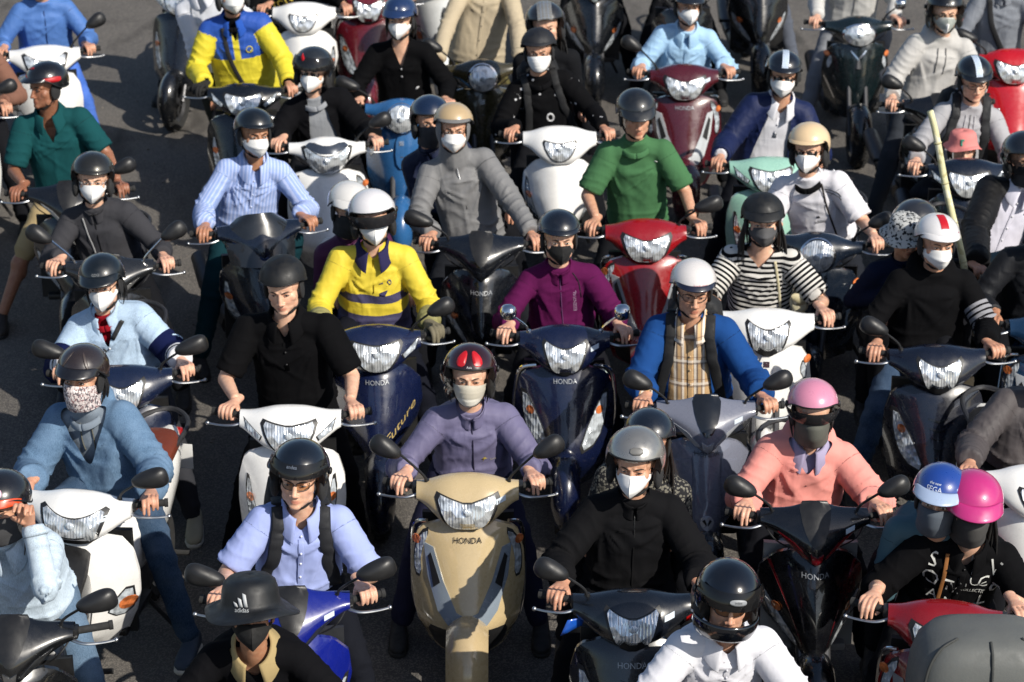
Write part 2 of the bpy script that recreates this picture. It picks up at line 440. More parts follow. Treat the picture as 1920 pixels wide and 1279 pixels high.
S_VESPA = [(.86, .13, -.04, .0), (.84, .19, -.05, .03), (.76, .235, -.075, .06), (.64, .25, -.10, .08), (.52, .245, -.12, .09), (.42, .22, -.12, .095), (.35, .19, -.09, .1), (.28, .16, -.03, .1)]
VL = dict(
    big=[(.225, .75), (.222, .61), (.175, .485), (.075, .455), (.135, .60)],   # right-hand lamp strips on the shield
    lead=[(.178, .815), (.222, .79), (.252, .70), (.248, .60), (.218, .60), (.222, .70)],
    blade=[(.225, .66), (.205, .56), (.15, .49), (.075, .445), (.085, .49), (.15, .56)],
    side=[(.212, .73), (.225, .62), (.20, .49), (.155, .44), (.135, .475), (.185, .60)],
    tri=[(.225, .60), (.228, .47), (.175, .44), (.13, .50)],
    vespa=[(.20, .775), (.225, .70), (.215, .65), (.185, .72)],
)
STYLES = {
    'lead': dict(c=C_LEAD, hl='shield', s=S_LEAD, vl='lead', garn='V', brand=.79),
    'white': dict(c=C_WIDE, hl='trap', s=S_LEAD, vl='side', cowl_sig=True, brand=.80),
    'white2': dict(c=C_LEAD, hl='trap', s=S_BLADE, vl='side', brand=None, hls=.8),
    'white3': dict(c=C_VESPA, hl='wave', s=S_LEAD, vl='lead', brand=None, peak=True),
    'white4': dict(c=C_WIDE, hl='penta', s=S_VESPA, vl='vespa', brand=None, garn='tie'),
    'whitelamp': dict(c=C_WIDE, hl='wave', s=S_VESPA, vl='tri', brand=.80),
    'vision': dict(c=C_WIDE, hl='penta', s=S_LEAD, vl='big', brand=.77, garn='ribs'),
    'navy': dict(c=C_LEAD, hl='penta', s=S_LEAD, vl='big', brand=.80, rail=True),
    'future': dict(c=C_LEAD, hl='trap', s=S_BLADE, vl=None, cowl_sig=True, brand=.80, script=True),
    'blade': dict(c=C_BLADE, hl=None, s=S_BLADE, vl='blade', garn='nose', brand=.76),
    'blade_stripe': dict(c=C_BLADE, hl=None, s=S_BLADE, vl='blade', garn='stripe', brand=.78),
    'silver': dict(c=C_BLADE, hl=None, s=S_BLADE, vl=None, garn='crest', brand=.82, dash=True),
    'maxi': dict(c=C_BLADE, hl=None, s=S_BLADE, vl='side', garn=None, brand=None, screen=True),
    'vespa': dict(c=C_VESPA, hl='round', s=S_VESPA, vl='vespa', garn='tie', brand=None),
    'oval': dict(c=C_VESPA, hl='oval', s=S_VESPA, vl='vespa', garn='vee', brand=None, chin=True),
}
_style = {}
def wheel_parts(cy, cz, r, w):
    a = np.arange(40) * 2 * np.pi / 40; prof = [(r - .075, -.5), (r - .03, -.58), (r - .01, -.42), (r, -.15), (r, .15), (r - .01, .42), (r - .03, .58), (r - .075, .5)]
    rings = [np.array([(w * q, cy + p * math.cos(t), cz + p * math.sin(t)) for p, q in prof]) for t in a]; rings.append(rings[0])
    tyre = MB().add(loft(rings, False))
    for t in a[::1]:          # tread blocks
        for sx in (-1, 1):
            c = (sx * w * .24, cy + (r + .001) * math.cos(t + sx * .04), cz + (r + .001) * math.sin(t + sx * .04))
            tyre.add(ellipsoid(c, (w * .17, .012, .007), 6, 4, tri((t + math.pi / 2, 0, sx * .35), 0) if False else np.array(Matrix.Rotation(t - math.pi / 2, 3, 'X'))))
    rim = MB()
    for sx in (-1, 1):
        rr = [np.array([(sx * w * (.42 - .12 * k), cy + (r - .07 - .014 * k) * math.cos(t), cz + (r - .07 - .014 * k) * math.sin(t)) for t in a]) for k in range(3)]
        rim.add(loft(rr, False))
    rim.add(tube([(-w * .5, cy, cz), (w * .5, cy, cz)], .035, 12))
    for k in range(5):
        t = k * 2 * np.pi / 5; rim.add(tube([(0, cy, cz), (0, cy + (r - .08) * math.cos(t), cz + (r - .08) * math.sin(t))], .018, 6))
    return tyre.vf(), rim.vf()

def build_style(name):
    if name in _style: return _style[name]
    st = STYLES[name]; parts = []
    def P(n, vf, mk, par=None, sharp=35, m=None):
        parts.append((n, mesh(n, vf[0], vf[1], m, True, sharp), mk, par)); return len(parts) - 1
    cd = dict(st['c']); cw = Cowl(**cd); cv = cw.mesh(); sh = Shield(st['s'], 1.5 if st['c'] is C_BLADE else 2.0)
    fc = lambda off: (lambda u, v: (u, cw.y(u, v) - off, v)); fs = lambda off: (lambda u, v: (u, sh.y(u, v) - off, v))
    zt = float(cw.P[len(cw.P) // 2][0] + cw.P[len(cw.P) // 2][1])
    ic = P('handlebar_cowl', cv, 'P')
    # headlight
    if st['hl']:
        pl = np.array(HL[st['hl']]); c = pl.mean(0); pl = c + (pl - c) * st.get('hls', 1.0) * (np.array([1.06, 1.14]) if st['hl'] not in ('round', 'oval') else 1.0)
        i = P('headlight_bezel', patch(chaikin(c + (pl - c) * 1.13, 1), fc(.003), (0, .02, 0), 2), 'BLK' if st['hl'] not in ('round', 'oval') else 'CHR', None)
        P('headlight', patch(chaikin(pl, 1), fc(.009), (0, .02, 0), 2), 'LENS', i)
        P('headlight_bulb', ellipsoid((0, cw.y(0, c[1]) - .012, c[1] + .008), (.02, .010, .02)), 'LENSB', i)
        if st['hl'] in ('shield', 'wave'):
            for sx in (-1, 1):
                pp = [(sx * .128, .995), (sx * .075, .978), (sx * .088, .945), (sx * .118, .95)]
                P('position_lamp', patch(pp if sx < 0 else pp[::-1], fc(.012), (0, .01, 0), 1), 'LENSB', i)
    P('sticker', patch([(.135, .962), (.178, .970), (.178, .992), (.135, .984)], fc(.003), (0, .002, 0), 1), 'STK')
    if st.get('peak'):
        P('headlight_visor', patch(chaikin([(-.15, 1.01), (0, .985), (.15, 1.01), (.10, 1.045), (0, 1.03), (-.10, 1.045)], 1), fc(.006), (0, .012, 0), 2), 'Q')
    if st.get('cowl_sig'):
        for sx in (-1, 1):
            pp = [(.14, .945), (.222, .998), (.205, .953), (.15, .925)]; pp = pp if sx > 0 else mir(pp)
            j = P('signal_bezel', patch(np.array(pp).mean(0) + (np.array(pp) - np.array(pp).mean(0)) * 1.2, fc(.003), (0, .01, 0), 1), 'BLK')
            P('turn_signal', patch(pp, fc(.007), (0, .01, 0), 1), 'LENSB', j)
    if st['c'] is C_BLADE:
        pl = [(-.075, 1.075), (0, 1.085), (.075, 1.075), (.06, 1.0), (.022, .935), (0, .925), (-.022, .935), (-.06, 1.0)]
        if not st.get('screen'):
            P('cowl_panel', patch(chaikin(pl, 1), fc(.005), (0, .012, 0), 2), 'BLKG' if st.get('dash') else 'BLK')
        for sx in (-1, 1):
            pp = [(.035, .875), (.10, .935), (.17, .965), (.15, .945), (.06, .862)]; pp = pp if sx > 0 else mir(pp)
            P('cowl_trim', patch(pp, fc(.004), (0, .01, 0), 1), 'Q')
        i = P('nose_tip', patch([(-.03, .90), (0, .885), (.03, .90), (.022, .855), (0, .838), (-.022, .855)], fc(.006), (0, .012, 0), 1), 'Q')
    if st.get('screen'):
        G = []
        for v in np.linspace(0, 1, 12):
            w = np.interp(v, [0, .35, .8, 1], [.19, .205, .19, .12]); z = .84 + .28 * v; t = np.linspace(-1, 1, 15)
            G.append(np.stack([t * w, -.15 + .15 * v + .09 * np.abs(t) ** 2.2, z - .05 * v * np.abs(t) ** 3], 1))
        P('windscreen', shell(np.array(G)[:, ::-1], np.array([0, .008, 0])), 'SMOKE')
    # front shield
    P('front_shield', sh.mesh(), 'PS')
    G = np.array([[(t * .215, .075 + .03 * abs(t), z) for t in np.linspace(-1, 1, 9)] for z in np.linspace(.84, .30, 8)])
    P('leg_shield', shell(G, np.array([0, .03, 0])), 'I')
    if st['vl']:
        pl = np.array(VL[st['vl']]); c = pl.mean(0); big = c + (pl - c) * 1.16
        for sx in (-1, 1):
            a = chaikin(big, 1); b = chaikin(pl, 1)
            a = a if sx > 0 else np.array(mir(a)); b = b if sx > 0 else np.array(mir(b))
            i = P('signal_bezel', patch(a, fs(.003), (0, .012, 0), 2), 'BLK')
            P('turn_signal', patch(b, fs(.008), (0, .012, 0), 2), 'LENSB', i)
            q = b[np.argsort(-b[:, 1])]; cc = c * np.array([sx, 1]) + np.array([sx * .018, .06 if st['vl'] != 'tri' else 0.0])
            s2 = .021 if st['vl'] != 'tri' else .034
            P('amber_bulb', patch(chaikin([(cc[0] + s2 * math.cos(t), cc[1] + s2 * 1.1 * math.sin(t)) for t in np.linspace(0, 2 * math.pi, 7, endpoint=False)], 1), fs(.0095), (0, .006, 0), 1), 'AMB', i)
    g = st.get('garn')
    if g == 'V':
        for sx in (-1, 1):
            pp = [(0, .40), (0, .465), (.05, .485), (.115, .61), (.160, .745), (.205, .755), (.188, .61), (.14, .475), (.08, .41)]; pp = pp if sx > 0 else mir(pp)
            P('chrome_garnish', patch(pp, fs(.006), (0, .012, 0), 2), 'Q')
            pp = [(.128, .60), (.172, .72), (.186, .70), (.160, .57)]; pp = pp if sx > 0 else mir(pp)
            P('vent_insert', patch(pp, fs(.010), (0, .012, 0), 1), 'BLK')
        P('nose_recess', patch(chaikin([(-.17, .395), (.17, .395), (.19, .34), (.15, .20), (-.15, .20), (-.19, .34)], 1), fs(.004), (0, .012, 0), 2), 'BLK')
    if g == 'ribs':
        for k in range(5):
            z = .70 - .045 * k; P('shield_rib', patch([(-.05 + k * .006, z + .012), (0, z), (.05 - k * .006, z + .012), (.05 - k * .006, z + .006), (0, z - .008), (-.05 + k * .006, z + .006)], fs(.005), (0, .01, 0), 1), 'BLKG')
        P('nose_plate', patch([(-.06, .45), (.06, .45), (.05, .36), (-.05, .36)], fs(.008), (0, .02, 0), 2), 'I')
    if g == 'nose':
        P('nose_plate', patch([(-.055, .74), (.055, .74), (.06, .56), (.03, .47), (-.03, .47), (-.06, .56)], fs(.007), (0, .012, 0), 2), 'P')
    if g == 'stripe':
        for sx in (-1, 1):
            pp = [(.19, .79), (.135, .66), (.055, .46), (.085, .55), (.15, .69), (.205, .785)]; pp = pp if sx > 0 else mir(pp)
            P('decal_stripe', patch(pp, fs(.003), (0, .004, 0), 1), 'Q')
    if g == 'crest':
        P('center_spine', patch([(-.07, .82), (.07, .82), (.055, .70), (.06, .55), (.045, .41), (-.045, .41), (-.06, .55), (-.055, .70)], fs(.010), (0, .016, 0), 2), 'P')
        for sx in (-1, 1):
            pp = [(.075, .79), (.19, .74), (.20, .66), (.085, .55), (.07, .68)]; pp = pp if sx > 0 else mir(pp)
            P('side_panel', patch(pp, fs(.006), (0, .012, 0), 2), 'P')
            pp = [(.21, .58), (.10, .47), (.075, .40), (.13, .42), (.19, .50)]; pp = pp if sx > 0 else mir(pp)
            P('turn_signal', patch(pp, fs(.006), (0, .012, 0), 2), 'LENSB')
        i = P('emblem', patch([(.034 * math.cos(t), .515 + .034 * math.sin(t)) for t in np.linspace(0, 2 * math.pi, 14, endpoint=False)], fs(.014), (0, .01, 0), 1), 'Q')
        for sx in (-1, 1):
            P('emblem_wing', patch([(sx * .024, .525), (sx * .004, .505), (sx * .004, .517), (sx * .012, .535)][::sx], fs(.017), (0, .004, 0), 0), 'BLK', i)
    if g == 'tie':
        P('horn_cover', patch(chaikin([(-.035, .84), (.035, .84), (.045, .66), (.0, .60), (-.045, .66)], 1), fs(.014), (0, .02, 0), 2), 'P')
        P('emblem', patch([(-.016, .80), (.016, .80), (.016, .77), (-.016, .77)], fs(.018), (0, .006, 0), 0), 'CHR')
    if g == 'vee':
        for sx in (-1, 1):
            pp = [(0, .765), (0, .748), (.062, .815), (.056, .825)]; pp = pp if sx > 0 else mir(pp)
            P('chrome_garnish', patch(pp, fs(.006), (0, .008, 0), 1), 'CHR')
            pp = [(.235, .60), (.205, .55), (.155, .44), (.165, .44), (.215, .54), (.24, .59)]; pp = pp if sx > 0 else mir(pp)
            P('chrome_garnish', patch(pp, fs(.006), (0, .008, 0), 1), 'CHR')
        P('center_spine', patch([(-.01, .83), (.01, .83), (.008, .36), (-.008, .36)], fs(.004), (0, .008, 0), 2), 'P')
    if st['brand']:
        t = 'HONDA'; P('lettering', text_vf(t, .034 if name != 'lead' else .036, lambda u, v: (u, sh.y(u, v + st['brand']) - (.0075 if g != 'crest' else .0115), v + st['brand'])), 'LET', None, None)
    if st.get('script'):
        P('script_decal', text_vf('Future', .07, lambda u, v: (u * .9 + .12, sh.y(u * .9 + .12, .58 + v + u * .75) - .004, .58 + v + u * .75)), 'GOLD', None, None)
    if st.get('rail'):
        for sx in (-1, 1):
            pts = [(sx * .15, -.02, .87), (sx * .235, .0, .84), (sx * .262, .02, .72), (sx * .27, .03, .55), (sx * .235, .04, .40)]
            P('guard_rail', tube(smoothpath(pts, 4), .011, 8), 'CHR')
    elif name in ('lead',):
        for sx in (-1, 1):
            pts = [(sx * .19, -.01, .855), (sx * .248, .03, .82), (sx * .262, .05, .68), (sx * .262, .06, .45), (sx * .235, .06, .30)]
            P('edge_rail', tube(smoothpath(pts, 4), .009, 8), 'CHR')
    # handlebar ends
    for sx in (-1, 1):
        P('grip', MB().add(tube([(sx * .225, .080, .985), (sx * .385, .135, .985)], .0165, 12)).add(tube([(sx * .378, .133, .985), (sx * .394, .138, .985)], .0205, 12)).vf(), 'RUB')
        P('switch_box', rbox((sx * .238, .08, .985), (.045, .06, .05), .012), 'BLK')
        P('brake_cable', tube(smoothpath([(sx * .23, .05, .97), (sx * .19, -.01, .93), (sx * .13, .02, .87), (sx * .06, .02, .84)], 4), .004, 6), 'BLK')
        i = P('brake_lever', MB().add(tube(smoothpath([(sx * .225, .05, .968), (sx * .285, .028, .958), (sx * .355, .048, .95), (sx * .415, .075, .948)], 4), [.009, .008, .0065, .006], 8, flat=(1, .8))).add(ellipsoid((sx * .415, .075, .948), (.0105,) * 3, 10, 6)).vf(), 'ALU')
    # front end
    P('fork', MB().add(tube([(-.062, -.29, .23), (-.062, -.05, .60)], .018, 10)).add(tube([(.062, -.29, .23), (.062, -.05, .60)], .018, 10)).add(tube([(0, -.08, .68), (0, .06, 1.0)], .028, 10)).vf(), 'STEEL')
    ty, ri = wheel_parts(-.29, .225, .225, .092 if name != 'oval' else .115)
    i = P('front_wheel', ri, 'STEEL'); P('tyre', ty, 'RUB', i)
    G = []
    for t in np.linspace(R(-28), R(150), 22):
        rr = .240 + .020 * max(0, math.cos(t - R(75))); half = (.098 if g == 'V' else .078) * (1 - .35 * max(0, (R(10) - t)) )
        G.append([(half * q, -.29 - (rr - .062 * abs(q) ** 2.2) * math.cos(t), .225 + (rr - .062 * abs(q) ** 2.2) * math.sin(t)) for q in np.linspace(-1, 1, 9)])
    P('front_fender', shell(np.array(G)[:, ::-1], np.array([0, .004, -.004])), 'F')
    # floor, engine, seat, tail
    P('floorboard', rbox((0, .25, .315), (.36, .40, .04), .015), 'I')
    P('engine', MB().add(rbox((0, .70, .33), (.22, .55, .22), .04)).add(tube([(-.10, .55, .2), (-.14, .95, .25)], .075, 12)).vf(), 'STEEL')
    i = P('exhaust', tube([(-.17, .75, .26), (-.18, 1.0, .30), (-.18, 1.3, .36)], [.03, .06, .055], 14), 'STEEL')
    S = []
    for y, w, z0, z1 in ((.36, .10, .36, .62), (.42, .125, .36, .70), (.6, .15, .36, .725), (.85, .155, .42, .73), (1.1, .13, .52, .745), (1.3, .09, .60, .75), (1.40, .04, .66, .745)):
        a = np.arange(18) * 2 * np.pi / 18; S.append(np.stack([w * sgnpow(np.cos(a), .75), np.full(18, y), (z0 + z1) / 2 + (z1 - z0) / 2 * sgnpow(np.sin(a), .75)], 1))
    P('rear_body', loft(S), 'P')
    S = []
    for y, w, z0, z1 in ((.44, .06, .715, .75), (.5, .115, .715, .775), (.7, .14, .715, .775), (.85, .14, .715, .79), (.95, .145, .72, .82), (1.15, .13, .73, .825), (1.25, .08, .74, .80)):
        a = np.arange(18) * 2 * np.pi / 18; S.append(np.stack([w * sgnpow(np.cos(a), .7), np.full(18, y), (z0 + z1) / 2 + (z1 - z0) / 2 * sgnpow(np.sin(a), .7)], 1))
    P('seat', loft(S), 'SEAT')
    P('tail_light', rbox((0, 1.405, .70), (.12, .04, .06), .015), 'RED')
    P('grab_rail', tube(smoothpath([(-.12, 1.08, .78), (-.13, 1.3, .82), (0, 1.42, .83), (.13, 1.3, .82), (.12, 1.08, .78)], 4), .013, 8), 'STEEL')
    ty, ri = wheel_parts(.95, .25, .25, .11)
    i = P('rear_wheel', ri, 'ALU'); P('tyre', ty, 'RUB', i)
    P('license_plate', rbox((0, 1.44, .55), (.19, .006, .14), .002), 'WHT')
    P('side_stand', tube([(.12, .5, .26), (.22, .62, .03)], .012, 8), 'STEEL')
    for sx in (-1, 1):
        P('foot_peg', tube([(sx * .12, .82, .33), (sx * .25, .83, .33)], .014, 8), 'RUB')
    _style[name] = parts; return parts

_mirror = {}
def mirror_parts(kind, sx):
    k = (kind, sx)
    if k in _mirror: return _mirror[k]
    if kind == 'drop': hx, hz, rx, rz, ang = .345, 1.175, .078, .046, .35
    elif kind == 'high': hx, hz, rx, rz, ang = .375, 1.225, .08, .047, .5
    elif kind == 'angular': hx, hz, rx, rz, ang = .36, 1.17, .088, .046, .25
    else: hx, hz, rx, rz, ang = .30, 1.16, .045, .045, 0
    base = (sx * .19, .06, 1.0); cen = np.array([sx * hx, .0, hz])
    st = tube(smoothpath([base, (sx * .205, .05, 1.06), (sx * (hx - rx * .7), .025, hz - .035)], 5), [.0085, .0065, .006], 8)
    nn = MB().add(st).add(tube([(base[0], base[1], .985), (base[0], base[1], 1.035)], [.016, .012], 8)).vf()
    V = []; a = np.arange(28) * 2 * np.pi / 28
    outl = np.stack([rx * sgnpow(np.cos(a), .8), rz * sgnpow(np.sin(a), .9 if kind != 'angular' else .7)], 1)
    if kind != 'round': outl[:, 1] *= (1 - .35 * outl[:, 0] / rx * -1 * .9) ; outl[:, 0] += .0
    rings = []
    for s, y in ((.2, -.036), (.5, -.033), (.78, -.022), (.94, -.008), (1, .006), (.98, .014), (.92, .014)):
        rings.append(np.stack([outl[:, 0] * s, np.full(28, y), outl[:, 1] * s], 1))
    H = loft(rings); Rm = np.array(Matrix.Rotation(-sx * ang, 3, 'Y') @ Matrix.Rotation(sx * .12, 3, 'Z'))
    def T(V): V = np.asarray(V).copy(); V[:, 0] *= sx; return V @ Rm.T + cen
    gl = loft([np.stack([outl[:, 0] * s, np.full(28, .0145 + .001 * (1 - s)), outl[:, 1] * s], 1) for s in (.9, .01)])
    r = (mesh('mirror_stalk', *nn, sharp=40), mesh('mirror_housing', T(H[0]), H[1], sharp=40), mesh('mirror_glass', T(gl[0]), gl[1]))
    _mirror[k] = r; return r

def scooter(px, py, style, yaw, body, label, second=None, fender=None, interior=None, seat='101012', letter=None, mirrors=(1, 1), mk='drop', metal=0., stalk='b', z=1.0, mat_rough=.26, shield=None, sticker=0):
    ref = Vector((0, -.09, .95)); w = at_h(px, py, .95)
    M = Matrix.Rotation(R(yaw), 4, 'Z'); o = w - (M @ ref); o.z = 0
    M = Matrix.Translation(o) @ M
    s = root('scooter', label, 'scooter', M, 'scooters packed together in the traffic')
    P_ = paint(body, mat_rough, metal)
    mats = dict(P=P_, PS=paint(shield, mat_rough) if shield else P_, Q=paint(second, .22, .2) if second else ALU(), F=paint(fender, .26, metal) if fender else P_, I=plain('inner_plastic', rgb(interior or '161617'), .5, bs=.15),
                SEAT=plain('vinyl', rgb(seat), .55, bs=.3, bscale=500.), LENS=lens(), LENSB=lens('d5dde4', 60., .3), AMB=lens('e8834a', 60., .2), BLK=BLK(), BLKG=BLKG(), RUB=RUB(), CHR=CHR(), ALU=ALU(), STEEL=STEEL(),
                WHT=WHT(), STK=plain('sticker', rgb('c9d4de'), .4), RED=paint('a01010', .2), LET=plain('badge', rgb(letter or '808080'), .3, .3), GOLD=plain('gold_print', rgb('b09a60'), .4), SMOKE=plain('smoked_screen', (.012, .014, .017), .22, coat=.6))
    objs = []
    for n, me, mkey, par in build_style(style):
        if (n == 'lettering' and letter is None) or (n == 'sticker' and not sticker): objs.append(None); continue
        objs.append(obj(n, me, mats[mkey], s if par is None else objs[par]))
    for sx, f in zip((-1, 1), mirrors):
        if f:
            a, b, c = mirror_parts(mk, sx); st = obj('mirror', b, BLK() if mk != 'round' else CHR(), s); obj('mirror_stalk', a, CHR() if stalk == 'c' else BLK(), st); obj('mirror_glass', c, CHR(), st)
    return s, M
# ---------------------------------------------------------------- people
def capsule(a, b, ra, rb, n=12):
    a, b = np.array(a, float), np.array(b, float); m = MB()
    m.add(tube([a, b], [ra, rb], n)); m.add(ellipsoid(a, (ra,) * 3, n, 8)); m.add(ellipsoid(b, (rb,) * 3, n, 8)); return m.vf()

def make_head():
    m = MB(); E = lambda c, r, **k: m.add(ellipsoid(c, r, 24, 16, **k))
    E((0, .012, .035), (.077, .096, .092)); E((0, -.022, -.035), (.0645, .068, .082)); E((0, -.035, -.072), (.052, .052, .048))
    E((0, -.077, -.103), (.024, .018, .017)); E((0, -.05, -.09), (.038, .04, .03))
    E((0, -.062, .035), (.056, .036, .045))
    for s in (-1, 1):
        E((s * .039, -.045, -.028), (.025, .0285, .030)); E((s * .048, -.02, -.072), (.014, .034, .030))
        m.add(capsule((s * .012, -.0925, .019), (s * .048, -.070, .016), .0085, .009))       # brow ridge
        E((s * .031, -.080, .0015), (.0165, .0085, .0075))                                  # lids
        E((s * .0135, -.1005, -.046), (.0085, .010, .008))                                  # nostril wings
        E((s * .079, .018, -.012), (.007, .020, .031), Rm=np.array(Matrix.Rotation(s * .35, 3, 'Z')))
        E((s * .081, .022, .008), (.009, .013, .013)); E((s * .074, .010, -.036), (.006, .009, .010))
    m.add(capsule((0, -.089, .012), (0, -.106, -.037), .0085, .0105)); E((0, -.108, -.042), (.0115, .0125, .010))
    m.add(tube(smoothpath([(-.0215, -.080, -.0765), (-.010, -.0895, -.0715), (0, -.0925, -.0705), (.010, -.0895, -.0715), (.0215, -.080, -.0765)], 3), [.003, .0052, .0058, .0052, .003], 8))
    m.add(tube(smoothpath([(-.019, -.0805, -.0775), (-.008, -.0895, -.0815), (.008, -.0895, -.0815), (.019, -.0805, -.0775)], 3), [.003, .0062, .0062, .003], 8)); E((0, -.083, -.0635), (.018, .014, .012)); E((0, -.083, -.09), (.018, .010, .008))
    V, F = voxel(m.vf(), .0038, 2); W0 = V.copy()
    lip = np.exp(-(((V[:, 0]) / .020) ** 4 + ((V[:, 2] + .0765) / .0098) ** 4 + ((V[:, 1] + .092) / .014) ** 2))
    nose = .35 * np.exp(-((V[:, 0] / .016) ** 2 + ((V[:, 2] + .042) / .014) ** 2 + ((V[:, 1] + .11) / .02) ** 2))
    ear = .3 * (np.abs(V[:, 0]) > .078)
    ch = .22 * np.exp(-(((np.abs(V[:, 0]) - .042) / .02) ** 2 + ((V[:, 2] + .038) / .022) ** 2)) * (V[:, 1] < -.04)
    return W0 * np.array([1.085, 1.03, 1.0]), F, np.clip(lip * .9 + nose + ear + ch, 0, 1)
HEAD = make_head()

def make_hand(lever):
    m = MB(); xs = (-.033, -.011, .011, .0315); rr = (.0092, .0096, .0092, .008)
    for i, (x, r) in enumerate(zip(xs, rr)):
        k = (.97, 1.0, .98, .86)[i]
        pts = [(x * .95, .024, .030), (x, -.018 * k, .037), (x, -.0395 * k, .014), (x, -.036 * k, -.016)]
        if lever and i < lever: pts = [(x * .95, .024, .030), (x, -.024 * k, .036), (x + .001, -.056 * k, .016), (x + .001, -.066 * k, -.020 - .004 * i)]
        m.add(tube(smoothpath(pts, 3), [r * 1.08, r * 1.05, r, r * .8], 10)); m.add(ellipsoid(pts[-1], (r * .82,) * 3, 10, 6)); m.add(ellipsoid(pts[1], (r * 1.06,) * 3, 10, 6))
    rings = []
    for t in np.linspace(0, 1, 6):
        a = np.arange(16) * 2 * np.pi / 16; w = .027 + (.042 - .027) * t; h = .019 - .004 * t
        c = np.array([0.004 * (1 - t), .095 - .075 * t, .016 + .012 * t]); rings.append(np.stack([c[0] + w * np.cos(a), c[1] + 0 * a, c[2] + h * np.sin(a)], 1))
    m.add(loft(rings)); m.add(tube(smoothpath([(-.016, .075, .012), (-.041, .035, .004), (-.047, .0, -.012), (-.040, -.022, -.020)], 3), [.016, .0125, .011, .0085], 10))
    m.add(ellipsoid((-.040, -.022, -.020), (.0088,) * 3, 10, 6))
    m.add(tube([(.004, .16, .018), (.003, .09, .016)], [.027, .027], 14, flat=(1.05, .8), up=(0, 0, 1)))
    return voxel(m.vf(), .0042, 2)
HANDS = {k: make_hand(k) for k in (0, 2, 3)}

def ik(a, b, la, lb, pole):
    a, b = np.array(a, float), np.array(b, float); d = b - a; D = min(np.linalg.norm(d), (la + lb) * .995); u = norm(d)
    x = (la * la - lb * lb + D * D) / (2 * D); h = math.sqrt(max(la * la - x * x, 1e-5)); p = np.array(pole, float); p = norm(p - u * p.dot(u))
    return a + u * x + p * h

def seg(P, a, b):
    d = b - a; L = np.linalg.norm(d); t = ((P - a) @ d) / (L * L); tc = np.clip(t, 0, 1); return np.linalg.norm(P - (a + tc[:, None] * d), axis=1), t * L

def toTF(M): return np.array(M)[:3, :3], np.array(M)[:3, 3]

# head-space helpers -------------------------------------------------
def dome(phi, e, r, c, n=2.0):
    """phi 0 = front, positive to +x"""
    ce, se = math.cos(e), math.sin(e); return (c[0] + r[0] * math.sin(phi) * ce, c[1] - r[1] * math.cos(phi) * ce, c[2] + r[2] * sgnpow(se, .94))
def dome_grid(efun, r, c, m=48, k=16, top=R(89.5)):
    G = []
    ph = np.linspace(-math.pi, math.pi, m, endpoint=False)
    for i in range(k):
        t = (i / (k - 1)) ; G.append([dome(p, efun(p) + (top - efun(p)) * t, r, c) for p in ph])
    return np.array(G), ph
SM = lambda x, a, b: (lambda t: t * t * (3 - 2 * t))(min(1, max(0, (x - a) / (b - a))))

HEL = {  # radii, centre, rim elevation(front, side, back)
    'half': ((.119, .139, .115), (0, .010, .045), lambda p: R(12) - R(24) * SM(abs(p), R(45), R(120))),
    'cap': ((.121, .140, .117), (0, .010, .045), lambda p: R(12) - R(28) * SM(abs(p), R(45), R(110))),
    'jet': ((.133, .150, .133), (0, .012, .036), lambda p: R(15) - R(64) * SM(abs(p), R(58), R(84)) + R(16) * SM(abs(p), R(110), R(170))),
    'open': ((.127, .145, .125), (0, .012, .038), lambda p: R(13) - R(50) * SM(abs(p), R(62), R(92)) + R(10) * SM(abs(p), R(110), R(170))),
    'full': ((.136, .155, .140), (0, .010, .030), lambda p: R(14) - R(74) * SM(abs(p), R(60), R(74)) + R(14) * SM(abs(p), R(110), R(170))),
}
def ribbon(P, w, n=6, up=(0, -1, 0)): return tube(smoothpath(P, 4), w, n, flat=(1, .22), up=up)

